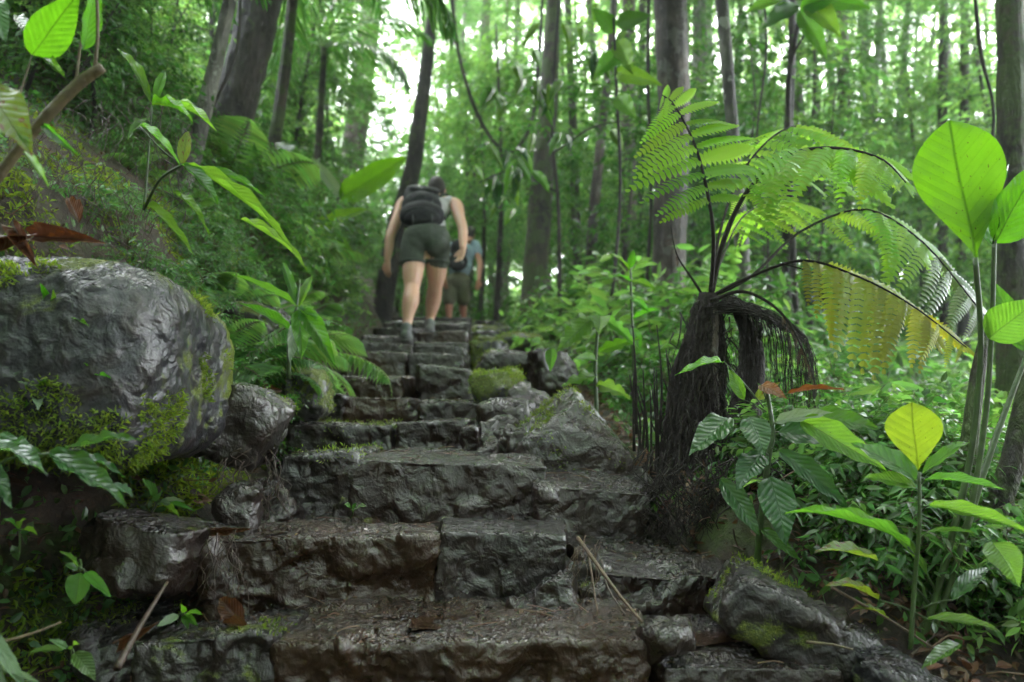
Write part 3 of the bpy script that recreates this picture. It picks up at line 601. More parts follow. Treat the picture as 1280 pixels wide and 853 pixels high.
for j in range(90):
    px = rs.uniform(-80, 1380); d = rs.uniform(10, 32); x = (px - 640) / F * d; g = gz(x, d); el = rs.uniform(.10, .45); z = EZ + el * d
    if in_gap(x, d, z + .8): continue
    if z < g + 2: continue
    s = rs.uniform(.8, 1.5); h = z - g
    t = thing('understory_tree', 'leafy tree with a low crown in the background', 'tree', 'leafy background trees', (x, d, g - .1))
    lean = rs.normal(0, .4, 2); tp = (lean[0], lean[1], h)
    MB().tube(smooth_pts([(0, 0, 0), (lean[0] * .2, lean[1] * .6, h * .5), tp], 9), np.linspace(.07, .02, 9) * (.6 + h / 12), 7).obj('trunk', M['bark_dark' if j % 2 else 'bark_brown'], t)
    ci = int(rs.choice([0, 1, 2, 3, 3, 5])); o = link('crown', CR[ci], t); o.location = tp; o.scale = (s, s, s); o.rotation_euler = (0, 0, rs.uniform(0, 6))
for j in range(240):
    d = 5 + 20 * rs.uniform(0, 1) ** 1.3; px = rs.uniform(-80, 1380); x = (px - 640) / F * d
    if d < 15.5 and 410 < px < 710: continue
    if d < 6.5 and px < 645: continue
    s = rs.uniform(.85, 1.35) * (1 + d / 60); i = int(rs.choice([0, 1, 1, 2, 3, 0]))
    plant_copy('shrub', ['dark glossy shrub with pointed leaves', 'mid green shrub with narrow leaves', 'bright green shrub with broad leaves', 'dense dark shrub with tiny leaves', 'bright shrub with long drooping leaves'][i] + (' on the forest floor behind the fern' if d < 12 else ' far back on the forest floor'), 'shrub', SHR[i], (x, d, gz(x, d) - .05), s, rs.uniform(0, 6), 'shrubs of the forest floor')
# the far wall of forest, one mass
def far_forest():
    rs = np.random.RandomState(77); n = 7200; a = rs.uniform(-.82, .82, n); d = rs.uniform(30, 60, n); x = d * np.tan(a); 
    el = rs.uniform(0, 1, n) ** 1.1 * .62; z = np.maximum(EZ + el * d, ground_np(x, d, False) + .5)
    px = 640 + F * x / d; keep = ~((px > 430) & (px < 560) & (el > .36 + .08 * rs.normal(size=n)) & (rs.uniform(size=n) < .75)); keep &= ~((el > .5) & (rs.uniform(size=n) < .2))
    c = np.stack([x, d, z], -1)[keep]; V, Fc, _ = sprays(c, unit(rs.normal(size=c.shape)), rs, 4, 9, 1.5, .46, .22, 0, .3)
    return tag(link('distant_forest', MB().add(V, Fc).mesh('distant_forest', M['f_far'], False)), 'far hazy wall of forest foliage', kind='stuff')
far_forest()
def canopy():  # added unseen leaf mass to darken the stones, opened for sky glints
    rs = np.random.RandomState(78); n = 3800; x = rs.uniform(-16, 16, n); y = rs.uniform(-16, 9, n); z = rs.uniform(7.2, 11, n)
    keep = (y < 2.6 + .5 * vnoise(np.stack([x, z, x * 0], -1) * .7)) | ((x > 5) & (rs.uniform(size=n) < .3)); keep &= ~((abs(x - .3) < 2.8) & (y > -8) & (y < -1.2) & (rs.uniform(size=n) < .5)); c = np.stack([x, y, z], -1)[keep]
    m = 2400; a = rs.uniform(math.pi * .97, math.pi * 2.03, m); rr = rs.uniform(7, 14, m); c = np.vstack([c, np.stack([rr * np.cos(a), rr * np.sin(a) - 1, rs.uniform(-1, 8, m)], -1)])
    V, Fc, _ = sprays(c, unit(rs.normal(size=c.shape)), rs, 4, 9, 1.1, .34, .15, 0, .3)
    return tag(link('shading_canopy', MB().add(V, Fc).mesh('shading_canopy', M['f_dark'], False)), 'added unseen leaf mass over and behind the viewer that shades the stones', kind='stuff')
canopy()
# ------------------------------------------------------------------ leaves as single parts
def leafshape(kind, t):
    if kind == 'ovate': return np.sin(np.pi * t ** .75) ** .9 * (1 - .25 * t)
    if kind == 'obovate': return np.sin(np.pi * t ** 1.45) ** .8 * (.85 + .25 * t)
    if kind == 'lance': return np.sin(np.pi * t ** .8) ** .85
    if kind == 'strap': return np.clip(t * 6, 0, 1) ** .6 * np.clip((1 - t) * 2.2, 0, 1) ** .7
    if kind == 'heart': return np.where(t < .06, t / .06 * .5, 1) * np.sin(np.pi * np.clip(t * .86 + .14, 0, 1) ** .85) ** .75
    return np.sin(np.pi * t)
_lm = {}
def leaf_proto(kind, mat, curl=.2, fold=.15, wave=.03, seed=0, lobes=0, notch=0):
    key = (kind, mat, round(curl, 2), round(fold, 2), wave, seed % 3, lobes, notch)
    if key in _lm: return _lm[key]
    nu, nv = 9, 19; u = np.linspace(-1, 1, nu); v = np.linspace(0, 1, nv); U, Vv = np.meshgrid(u, v)
    wd = leafshape(kind, np.clip(v, 0, 1)); wd = wd / wd.max() * .5; wd[0] = .012; wd[-1] = .002
    if lobes: wd = wd * (1 - .45 * np.abs(np.sin(v * np.pi * lobes)) ** 6)
    W = wd[:, None]; x = U * W; th = curl * 1.6 * Vv; y = np.where(abs(curl) > 1e-3, np.sin(th) / (curl * 1.6 + 1e-9), Vv)
    z = -(1 - np.cos(th)) / (curl * 1.6 + 1e-9) + fold * np.abs(U) ** 1.2 * W * 1.2
    z = z + wave * np.sin(Vv * 21 + np.sign(U) * 1.3 + seed * 2) * np.abs(U) ** 2 + wave * .5 * np.sin(Vv * 8 + seed)
    if notch: y = y - notch * np.exp(-((U) / .25) ** 2) * (Vv > .97)
    s = .012 * np.sin(Vv * 5 + seed); x = x + s
    V = np.stack([x, y, z], -1).reshape(-1, 3); uv = np.stack([.5 + U * W, Vv], -1).reshape(-1, 2)
    i = np.arange(nv - 1)[:, None] * nu; j = np.arange(nu - 1)[None]
    Q = np.stack([i + j, i + j + 1, i + nu + j + 1, i + nu + j], -1).reshape(-1, 4)
    m = mesh('leaf', V, Q, M[mat], True, uv); _lm[key] = m; return m
def frame(b, t, n, roll=0):
    y = (t - b); L = y.length; y.normalize(); x = y.cross(n)
    if x.length < 1e-4: x = y.cross(Vector((1, .1, 0)))
    x.normalize(); z = x.cross(y)
    R = Matrix((x, y, z)).transposed() @ Matrix.Rotation(roll, 3, 'Y'); return R, L
EYE = Vector((0, 0, EZ))
class Plant:
    def __init__(s, name, label, cat, root, group=None, stem='stem_green'):
        s.root = Vector(root); s.t = thing(name, label, cat, group, s.root); s.mb = MB(); s.stem = stem; s.k = 0
    def line(s, pts, r0, r1=None, n=14, sides=7, noise=0):
        r1 = r0 * .5 if r1 is None else r1; q = smooth_pts([Vector(p) - s.root for p in pts], n)
        s.mb.tube(q, np.linspace(r0, r1, n), sides, noise); return s
    def lpx(s, pts, w0, w1=None, **k):   # pts (px, py, d), widths in pixels
        d = pts[0][2]; return s.line([P(*p) for p in pts], mtr(w0, d) / 2, mtr(w1 if w1 is not None else w0 * .5, d) / 2, **k)
    def leaf(s, b, t, w, kind='ovate', mat='mid', roll=0, curl=.2, fold=.15, face=.65, att=None, lobes=0, notch=0, label=None, wave=.02):
        B, T = P(*b), P(*t); mid = (B + T) / 2; n = (EYE - mid).normalized() * face + Vector((0, 0, 1)) * (1 - face) + Vector((random.uniform(-.2, .2), random.uniform(-.2, .2), 0)) * .6
        R, L = frame(B, T, n, roll + random.uniform(-.12, .12)); wm = mtr(w, (b[2] + t[2]) / 2)
        s.k += 1; th = curl * 1.6; 
        o = link('leaf', leaf_proto(kind, mat, curl, fold, wave, s.k, lobes, notch), s.t)
        # compensate the curl so that the tip lands where it should
        ty, tz = (math.sin(th) / th, -(1 - math.cos(th)) / th) if abs(th) > 1e-3 else (1, 0); l2 = math.hypot(ty, tz); a = math.atan2(tz, ty)
        R = R @ Matrix.Rotation(-a, 3, 'X')
        S_ = Matrix.Diagonal((wm, L / l2, L / l2 * .8 + wm * .2))
        o.matrix_local = Matrix.Translation(B - s.root) @ (R @ S_).to_4x4()
        if label: o['label'] = label
        if att: A = P(*att); s.line([A, (A + B) / 2 + Vector((0, 0, .004)), B], .0022 * (b[2] / 2) ** .5, .0013, 6, 5)
        return o
    def done(s):
        if s.mb.n: s.mb.obj('stem', M[s.stem], s.t)
        return s.t
# --- top left plant with thick brown stem
p = Plant('broadleaf_plant', 'plant with thick brown stem and backlit lime leaves in the top corner over the boulder', 'plant', P(-30, 262, 1.25), stem='stem_brown')
p.lpx([(-30, 262, 1.25), (2, 215, 1.25), (50, 155, 1.25), (95, 108, 1.25), (128, 84, 1.25)], 15, 14, n=22, sides=10, noise=.12)
p.lpx([(118, 88, 1.25), (122, 45, 1.24), (121, -20, 1.22)], 5, 4); p.lpx([(8, 212, 1.25), (22, 130, 1.26), (40, 70, 1.27)], 3, 2)
p.lpx([(95, 105, 1.25), (100, 60, 1.25), (104, 45, 1.25)], 4, 3)
p.leaf((40, 68, 1.27), (101, -12, 1.22), 52, 'ovate', 'lime', curl=.1, face=.9); p.leaf((104, 62, 1.25), (118, -25, 1.25), 26, 'ovate', 'lime', roll=.5)
p.leaf((20, 150, 1.2), (38, 196, 1.15), 10, 'lance', 'lime'); p.leaf((-22, 108, 1.2), (42, 196, 1.15), 58, 'ovate', 'yellowing', curl=.15, face=.9, label='pale lime leaf with a brown stain')
p.leaf((-10, -5, 1.2), (8, 56, 1.18), 30, 'ovate', 'glossy'); p.leaf((50, 68, 1.3), (84, 102, 1.25), 13, 'lance', 'mid'); p.leaf((30, 190, 1.2), (62, 238, 1.15), 11, 'lance', 'blade')
p.leaf((56, 156, 1.25), (107, 199, 1.2), 11, 'lance', 'lime', roll=.6, curl=.35); p.leaf((22, 20, 1.4), (46, 60, 1.35), 16, 'ovate', 'glossy'); p.done()
# --- narrow glossy leaved plants on the left bank
p = Plant('narrow_leaved_plant', 'plant with long drooping narrow leaves above the huge boulder', 'plant', P(180, 262, 2.3))
p.lpx([(180, 262, 2.3), (200, 225, 2.2), (228, 206, 2.15)], 4, 3); p.lpx([(180, 262, 2.3), (185, 200, 2.3), (190, 132, 2.3)], 4, 2); p.lpx([(228, 206, 2.15), (205, 190, 2.15), (175, 158, 2.2)], 3, 2)
for b, t, w_, m in [((228, 207, 2.15), (273, 262, 2.05), 19, 'lime'), ((232, 206, 2.15), (366, 324, 2.1), 15, 'blade'), ((190, 131, 2.3), (271, 172, 2.15), 14, 'blade'), ((190, 131, 2.3), (243, 163, 2.1), 12, 'lime'),
                    ((188, 128, 2.3), (146, 66, 2.4), 13, 'mid'), ((186, 150, 2.3), (160, 178, 2.2), 12, 'mid'), ((175, 158, 2.2), (226, 214, 2.1), 11, 'blade'), ((228, 207, 2.15), (236, 165, 2.2), 16, 'yellowing'),
                    ((192, 130, 2.3), (206, 92, 2.4), 12, 'lime'), ((240, 212, 2.2), (330, 250, 2.4), 12, 'mid'), ((300, 275, 2.4), (384, 345, 2.3), 13, 'blade'), ((180, 255, 2.3), (245, 330, 2.2), 13, 'mid'), ((215, 240, 2.3), (262, 300, 2.2), 10, 'mid')]:
    p.leaf(b, t, w_, 'lance', m, curl=.38, face=.45)
p.done()
p = Plant('blade_leaved_plant', 'single stemmed plant with bright blade leaves on the mossy rock left of the steps', 'plant', P(361, 474, 2.75))
p.lpx([(361, 474, 2.75), (362, 420, 2.72), (371, 384, 2.7)], 6, 4); p.lpx([(371, 384, 2.7), (375, 350, 2.72)], 3, 2)
for b, t, w_, m in [((371, 384, 2.7), (288, 346, 2.6), 11, 'blade'), ((364, 414, 2.7), (296, 380, 2.55), 14, 'lime'), ((376, 388, 2.7), (421, 464, 2.5), 25, 'lime'), ((373, 388, 2.7), (377, 452, 2.6), 22, 'blade'), ((368, 404, 2.7), (361, 456, 2.6), 16, 'pale'),
                    ((374, 384, 2.72), (392, 345, 2.8), 12, 'blade'), ((370, 384, 2.7), (352, 330, 2.85), 12, 'mid'), ((374, 390, 2.72), (404, 408, 2.6), 13, 'mid')]:
    p.leaf(b, t, w_, 'lance', m, curl=.35, face=.55)
p.done()
def mini(label, root, tips, d, kind='ovate', mat='mid', stem='stem_green', cen=None, name='seedling', w=10, group=None):
    p = Plant(name, label, 'seedling', P(root[0], root[1], d), stem=stem, group=group); c = cen or root
    if cen: p.lpx([(root[0], root[1], d), ((root[0] + c[0]) / 2 + 1, (root[1] + c[1]) / 2, d - .01), (c[0], c[1], d - .02)], 3, 2)
    for k, t in enumerate(tips):
        mm = t[3] if len(t) > 3 else mat; bx = c[0] + (t[0] - c[0]) * .14; by = c[1] + (t[1] - c[1]) * .1
        p.leaf((bx, by, d - .02), (t[0], t[1], d - .02 - random.uniform(.0, .06)), t[2] if len(t) > 2 else w, kind, mm, curl=.3, face=.6, att=(c[0], c[1], d - .02))
    return p.done()
mini('three leaved bright seedling on top of the mossy boulder face', (58, 425), [(48, 352, 12, 'lime'), (112, 410, 13, 'lime'), (66, 360, 10), (40, 368, 8), (84, 392, 9, 'blade')], 1.56, cen=(64, 392))
mini('pale green sprig low on the boulder moss', (48, 528), [(20, 478, 8, 'pale'), (62, 475, 9), (74, 498, 9, 'pale'), (48, 516, 14, 'pale'), (76, 512, 8), (30, 512, 8)], 1.52, cen=(46, 490))
mini('tiny lime sprig in the middle of the boulder', (110, 500), [(140, 475, 8, 'lime'), (104, 455, 7, 'lime'), (118, 462, 6), (97, 470, 6)], 1.55, cen=(110, 470))
mini('seedling with pointed leaves between the stick and the bottom step', (222, 782), [(196, 784, 11, 'pale'), (254, 770, 9, 'blade'), (248, 784, 9), (226, 756, 9, 'lime'), (235, 788, 8)], 1.6, 'lance', cen=(228, 768))
mini('two round leaves sprouting from the riser of the third step', (438, 648), [(430, 631, 13, 'mid'), (459, 634, 11, 'pale'), (446, 628, 7, 'glossy')], 2.05, cen=(441, 639))
mini('heart leaved seedling in the dark hollow left of the ledge stone', (100, 700), [(94, 756, 27, 'blade'), (139, 748, 13, 'blade'), (72, 690, 9), (80, 706, 10, 'mid')], 1.50, 'heart', cen=(101, 712))
mini('small glossy seedling beside the rootlets at the ledge stone', (190, 640), [(176, 598, 16, 'mid'), (202, 616, 16, 'mid'), (215, 632, 11, 'pale'), (245, 640, 9, 'mid'), (232, 628, 9, 'pale'), (225, 650, 10, 'blade')], 1.78, cen=(196, 628))
mini('three leaved seedling in the bottom corner litter', (88, 830), [(120, 852, 22, 'mid'), (32, 818, 10, 'blade'), (60, 800, 10, 'mid'), (100, 806, 9, 'blade')], 1.45, cen=(88, 812))
mini('little dark seedling under the glossy hanging leaves', (24, 690), [(16, 668, 8), (48, 672, 9), (2, 650, 12), (34, 650, 9)], 1.5, cen=(24, 662))
p = Plant('glossy_leaved_plant', 'plant with toothed glossy dark leaves hanging in front of the boulder foot', 'plant', P(-20, 640, 1.3))
p.lpx([(-20, 640, 1.3), (0, 580, 1.3), (62, 567, 1.3), (100, 562, 1.3)], 4, 3); p.lpx([(62, 567, 1.3), (80, 580, 1.3)], 3, 2)
for b, t, w_ in [((63, 568, 1.3), (158, 636, 1.22), 34), ((84, 562, 1.3), (176, 552, 1.25), 22), ((-24, 552, 1.28), (60, 596, 1.2), 34), ((-20, 548, 1.32), (52, 568, 1.3), 20), ((-20, 575, 1.25), (15, 640, 1.2), 22), ((88, 566, 1.32), (158, 600, 1.3), 13), ((142, 606, 1.35), (166, 622, 1.33), 16)]:
    p.leaf(b, t, w_, 'ovate', 'glossy', curl=.22, face=.45, wave=.035)
p.done()
# grey blade leaf in the corner
p = Plant('blade_grass', 'grey green grass blades in the very bottom corner', 'grass', P(-30, 860, 1.3)); 
for b, t, w_ in [((-14, 790, 1.25), (34, 868, 1.2), 15), ((-30, 800, 1.25), (12, 872, 1.2), 13), ((-30, 830, 1.25), (60, 860, 1.2), 9)]: p.leaf(b, t, w_, 'strap', 'pale', curl=.1, face=.8)
p.done()
# --- right side: glossy leaved shrub
p = Plant('glossy_leaved_plant', 'glossy dark green shrub standing before the tree fern trunk', 'plant', P(946, 715, 2.0))
p.lpx([(946, 715, 2.0), (950, 660, 1.98), (961, 570, 1.96), (966, 540, 1.96), (958, 485, 1.98)], 9, 5, n=20, sides=9)
for b, t, w_, kd, m, at in [((911, 524, 1.95), (860, 573, 1.85), 37, 'ovate', 'glossy', (958, 535, 1.96)), ((937, 522, 1.93), (956, 572, 1.86), 36, 'ovate', 'glossy', (962, 545, 1.96)), ((952, 566, 1.92), (921, 614, 1.85), 36, 'ovate', 'glossy', (962, 570, 1.96)),
        ((900, 599, 1.92), (949, 670, 1.85), 28, 'lance', 'glossy', (958, 600, 1.96)), ((963, 597, 1.90), (983, 684, 1.82), 44, 'ovate', 'glossy', (958, 610, 1.96)), ((968, 529, 1.95), (1044, 518, 1.85), 19, 'lance', 'pale', (964, 540, 1.96)),
        ((973, 563, 1.92), (1060, 636, 1.85), 28, 'lance', 'glossy', (962, 562, 1.96)), ((974, 540, 1.97), (1062, 552, 1.9), 36, 'ovate', 'glossy', (965, 545, 1.96)), ((950, 482, 1.98), (985, 500, 1.9), 18, 'ovate', 'orange', (958, 500, 1.97)),
        ((984, 492, 1.97), (1056, 488, 1.88), 9, 'lance', 'orange', (960, 505, 1.97)), ((905, 452, 2.0), (842, 472, 1.9), 11, 'lance', 'blade', (955, 510, 1.97)), ((930, 500, 1.97), (912, 462, 2.0), 16, 'lance', 'mid', (958, 515, 1.97)),
        ((1000, 525, 1.9), (1108, 592, 1.8), 38, 'ovate', 'blade', (965, 530, 1.96)), ((1010, 520, 2.0), (1100, 538, 1.95), 30, 'ovate', 'mid', (965, 530, 1.96)), ((950, 660, 1.98), (1002, 704, 1.9), 15, 'lance', 'mid', None), ((945, 500, 2.), (975, 478, 2.), 16, 'ovate', 'yellowing', None)]:
    p.leaf(b, t, w_, kd, m, curl=.25, face=.6, att=at, wave=.03)
p.done()
p = Plant('arching_leaved_plant', 'low plant with arching lime blades over the slanting black rock', 'plant', P(1190, 790, 1.75))
p.lpx([(1190, 790, 1.75), (1160, 720, 1.72), (1135, 684, 1.7)], 3, 2); p.lpx([(1190, 790, 1.75), (1130, 760, 1.72), (1098, 750, 1.7)], 3, 2); p.lpx([(1190, 790, 1.75), (1140, 730, 1.72), (1097, 702, 1.7)], 3, 2)
for b, t, w_, m in [((1135, 684, 1.7), (972, 652, 1.6), 13, 'blade'), ((1097, 702, 1.7), (1016, 694, 1.6), 24, 'yellowing'), ((1098, 750, 1.7), (1030, 736, 1.6), 18, 'yellowing'), ((1110, 775, 1.7), (1060, 765, 1.65), 13, 'yellowing'), ((1160, 720, 1.7), (1075, 640, 1.75), 14, 'mid')]:
    p.leaf(b, t, w_, 'lance', m, curl=.45 if w_ == 13 else .3, face=.35)
p.done()
# --- sapling with the young lime leaf
p = Plant('broadleaf_seedling', 'upright seedling topped by a notched yellow lime leaf', 'plant', P(1138, 812, 1.6))
p.lpx([(1138, 812, 1.6), (1143, 730, 1.6), (1149, 660, 1.58), (1149, 590, 1.58)], 6, 4, n=20, sides=9)
p.leaf((1147, 588, 1.57), (1140, 503, 1.55), 64, 'obovate', 'lime_young', curl=.05, face=1, fold=.06, notch=.07, label='bright yellow lime young leaf with a notched tip')
for b, t, w_, m, k in [((1153, 592, 1.57), (1212, 555, 1.6), 15, 'blade', 'lance'), ((1156, 600, 1.57), (1258, 617, 1.5), 18, 'blade', 'lance'), ((1162, 632, 1.57), (1290, 672, 1.45), 22, 'blade', 'lance'), ((1160, 666, 1.57), (1222, 670, 1.55), 9, 'mid', 'lance'),
                       ((1145, 600, 1.6), (1062, 556, 1.7), 36, 'mid', 'ovate'), ((1145, 610, 1.6), (1078, 598, 1.65), 26, 'blade', 'ovate'), ((1160, 774, 1.57), (1252, 792, 1.5), 17, 'mid', 'lance'), ((1240, 678, 1.5), (1275, 736, 1.42), 40, 'blade', 'ovate'),
                       ((1200, 806, 1.5), (1150, 840, 1.45), 17, 'mid', 'lance'), ((1190, 750, 1.55), (1235, 712, 1.6), 20, 'glossy', 'lance')]:
    p.leaf(b, t, w_, k, m, curl=.35, face=.45, att=(1149, min(800, b[1] + 12), 1.59) if b[0] < 1200 else None)
p.done()
# --- the giant leaved plant
p = Plant('elephant_ear_plant', 'tall plant with giant backlit paddle leaves at the right border', 'plant', P(1150, 812, 1.75))
p.lpx([(1150, 812, 1.75), (1185, 690, 1.72), (1215, 560, 1.7), (1226, 430, 1.68), (1219, 322, 1.65)], 9, 6, n=30, sides=10)
p.lpx([(1160, 812, 1.75), (1208, 660, 1.7), (1232, 520, 1.68), (1240, 400, 1.66), (1243, 300, 1.64)], 8, 5, n=30, sides=10)
p.lpx([(1205, 670, 1.7), (1240, 560, 1.72), (1285, 440, 1.75)], 9, 6); p.lpx([(1236, 470, 1.68), (1238, 440, 1.68), (1240, 424, 1.66)], 5, 4)
p.leaf((1219, 324, 1.65), (1187, 150, 1.62), 104, 'obovate', 'lime', curl=.06, face=1, fold=.05, label='giant upright lime green leaf with curved veins')
p.leaf((1243, 304, 1.64), (1300, 196, 1.6), 62, 'ovate', 'lime', curl=.15, roll=.5, face=.9); p.leaf((1241, 306, 1.64), (1262, 204, 1.66), 38, 'ovate', 'glossy', curl=.1, roll=-.9, face=.9, label='dark folded half of a leaf seen from its upper side')
p.leaf((1236, 424, 1.66), (1300, 372, 1.6), 52, 'ovate', 'blade', curl=.15, face=.9); p.leaf((1285, 440, 1.75), (1240, 350, 1.8), 30, 'ovate', 'mid')
p.done()
# --- woody stems at the right border
def stems(label, paths, mat='bark_moss', name='understory_bush'):
    t = thing(name, label, 'bush', None, P(*paths[0][0][0])); r = Vector(t.location)
    for pts, w0, w1 in paths:
        q = smooth_pts([P(*a) - r for a in pts], 24); MB().tube(q, np.linspace(mtr(w0, pts[0][2]) / 2, mtr(w1, pts[0][2]) / 2, 24), 12, .16, int(w0)).obj('stem', M[mat], t)
    return t
stems('forked mossy woody stems leaning behind the lime leaved seedling', [([(1140, 800, 1.95), (1180, 690, 1.95), (1205, 590, 1.95), (1222, 470, 1.97), (1235, 400, 2.)], 30, 12),
      ([(1165, 815, 1.9), (1215, 700, 1.9), (1262, 590, 1.9), (1290, 470, 1.92), (1310, 380, 1.95)], 38, 22), ([(1252, 610, 1.92), (1275, 590, 1.9), (1310, 570, 1.9)], 12, 8), ([(1200, 720, 1.92), (1240, 690, 1.95), (1300, 640, 2.0)], 16, 8),
      ([(1262, 840, 1.9), (1270, 700, 1.9), (1262, 620, 1.9)], 12, 8)])
# ------------------------------------------------------------------ tree fern
def pinna_mesh(seed, mat, n=14, thin=1.0):
    """unit long, unit wide: a leaflet cut again into pinnules"""
    rs = np.random.RandomState(seed); t = np.linspace(.03, .98, n); pr = np.sin(np.pi * np.clip(t * .80 + .17, 0, 1)) ** .8 * .5
    V = []; T = []
    y = lambda a: np.array([0, a, -.22 * a * a]); V += [y(0) + [-.012, 0, 0], y(0) + [.012, 0, 0], y(1.0), y(.5) + [-.01, 0, 0], y(.5) + [.01, 0, 0]]; T += [(0, 1, 4), (0, 4, 3), (3, 4, 2)]
    for k in range(n):
        for s in (-1, 1):
            l = pr[k] * rs.uniform(.9, 1.05); hw = .5 / n * .98 * thin; b = y(t[k]); tip = b + np.array([s * l, l * .09, -.05 * l]); m = b + np.array([s * l * .55, l * .05, -.01])
            i = len(V); V += [b + [0, -hw, 0], b + [0, hw, 0], m + [0, hw * .95, .006], m + [0, -hw * .95, .006], tip]; T += [(i, i + 3, i + 2), (i, i + 2, i + 1), (i + 3, i + 4, i + 2)]
    return mesh('pinna', V, np.array(T), M[mat], False)
PIN = {m: [pinna_mesh(k, m, 14) for k in range(3)] for m in ('fern', 'fern_yellow', 'fern_sheen')}
PIN['fern_dead'] = [pinna_mesh(9, 'fern_dead', 12, .55)]
def frond(plant, pts, wmax, n, mats, w0=5, start=.30, droop=.25, sweep=.35, peak=.4, nup=(0, 0, 1), stem='root', ratio=.24, sides=(-1, 1), label=None, flip=1, jit=.08):
    root = Vector(plant.location); q = [Vector(a) - root for a in smooth_pts([P(*a) for a in pts], 60)]; d = pts[0][2]; Nn = Vector(nup)
    rr = np.linspace(mtr(w0, d) / 2, mtr(1.2, d) / 2, 60)
    rach = MB().tube(q[::2], rr[::2], 6).obj('frond', M[stem], plant)
    if label: rach['label'] = label
    W = mtr(wmax, d)
    for k in range(n):
        u = start + (1 - start) * (k + .5) / n * .985; f = u * 59; i = min(58, int(f)); pos = q[i].lerp(q[i + 1], f - i); tg = (q[i + 1] - q[i]).normalized()
        s_ = (u - start) / (1 - start); prof = (math.sin(math.pi * (s_ * (1 - peak * .2) + .16) ** .8) if s_ < .9 else math.sin(math.pi * (s_ * (1 - peak * .2) + .16) ** .8))
        prof = max(.10, min(1, (s_ + .12) / (peak)) ** .6 * min(1, (1.03 - s_) / (1 - peak)) ** .8)
        for sd_ in sides:
            side = tg.cross(Nn).normalized() * sd_ * flip; dr = (side * math.cos(sweep) + tg * math.sin(sweep) - Vector((0, 0, 1)) * droop * random.uniform(.7, 1.3) + Vector((random.gauss(0, jit), random.gauss(0, jit), random.gauss(0, jit)))).normalized()
            L = W * prof * random.uniform(.92, 1.05); R, _ = frame(pos, pos + dr, Vector((random.gauss(0, .3), -1, .45 + random.gauss(0, .25))))
            m = mats[0] if s_ < .5 or len(mats) == 1 else mats[1]
            o = link('pinna', random.choice(PIN[m]), rach); o.matrix_local = Matrix.Translation(pos) @ (R @ Matrix.Diagonal((L * ratio, L, L))).to_4x4()
    return rach
fern = thing('tree_fern', 'tree fern with arching fronds and a shaggy black root trunk', 'tree fern', None, P(862, 690, 2.65))
fr = Vector(fern.location); fr.z = gz(fr.x, fr.y) - .1; fern.location = fr
def ftube(name, pts, w0, w1, mat, sides=12, noise=.3, n=24, seed=0, kind=None):
    mb = MB().tube(smooth_pts([P(*a) - fr for a in pts], n), np.linspace(mtr(w0, 2.6) / 2, mtr(w1, 2.6) / 2, n), sides, noise, seed); return mb.obj(name, M[mat], fern)
ftube('trunk', [(845, 740, 2.6), (856, 600, 2.6), (866, 500, 2.6), (878, 430, 2.6), (886, 368, 2.6)], 84, 26, 'root', 22, .22, 44, 3)
ftube('trunk', [(905, 640, 2.75), (930, 520, 2.72), (938, 440, 2.7), (925, 385, 2.65)], 44, 22, 'root', 14, .5, 30, 5)
ftube('stem', [(835, 560, 2.6), (845, 470, 2.6), (862, 420, 2.6), (880, 372, 2.6)], 16, 10, 'root', 9, .3, 20, 7)
ftube('stem', [(886, 530, 2.55), (889, 450, 2.55), (890, 385, 2.57)], 22, 16, 'bark_brown', 10, .25, 20, 8)
rs = np.random.RandomState(3)
mb = MB()
for k in range(850):      # hanging rootlets and old frond stalks of the shaggy skirt
    a = rs.uniform(0, 6.28); z0 = rs.uniform(0, 1) ** .7; x = 868 + 18 * z0 + rs.normal(0, 13 + 20 * (1 - z0)); y0 = 690 - 300 * z0; L = rs.uniform(25, 110); dd = 2.62 - abs(rs.normal(0, .10)) * (1.3 - z0)
    q = [(x, y0, dd)]; 
    for j in range(4): x += rs.normal(0, 6); q.append((x, y0 + L * (j + 1) / 4, dd - .01 * rs.uniform(-1, 2)))
    mb.tube(smooth_pts([P(*b) - fr for b in q], 7), np.linspace(rs.uniform(.0012, .004), .0007, 7), 3)
for k in range(900):      # shaggy fibres over the surface of the trunk
    z0 = rs.uniform(0, 1) ** .8; a = rs.uniform(-1.45, 1.45); q = []
    L = rs.uniform(.05, .22); y0 = 705 - 330 * z0
    for j in range(5):
        zz = max(0, z0 - L * j / 4); rp = 15 + 38 * (1 - zz) ** .9; a += rs.normal(0, .05); off = 1.03 + .05 * abs(rs.normal()) + (.12 * j / 4 if k % 5 == 0 else 0)
        q.append((850 + 36 * zz + rp * math.sin(a) * off + rs.normal(0, 1.5), 705 - 330 * zz, 2.6 - mtr(rp, 2.6) * math.cos(a) * off))
    mb.tube(smooth_pts([P(*b) - fr for b in q], 8), np.linspace(rs.uniform(.0015, .006), .001, 8), 4)
for k in range(150):      # arch of dead stalk fibres to the right
    s = rs.uniform(0, 1); x0 = 900 + 20 * rs.normal() * .4; x1 = 925 + 85 * s; y1 = 395 + 30 * s ** 2; L = rs.uniform(60, 150); d0 = 2.58 + rs.normal(0, .04)
    q = [(x0, 385 + rs.uniform(-8, 8), d0), ((x0 + x1) / 2, 372 + 22 * s + rs.uniform(-6, 6), d0), (x1, y1 + rs.uniform(-5, 8), d0), (x1 + 10 * s + rs.normal(0, 5), y1 + L * .5, d0), (x1 + 16 * s + rs.normal(0, 7), y1 + L, d0)]
    mb.tube(smooth_pts([P(*b) - fr for b in q], 11), np.linspace(.0022, .0008, 11), 3)
o = mb.obj('hanging_rootlets', M['root'], fern); tag(o, kind='stuff')
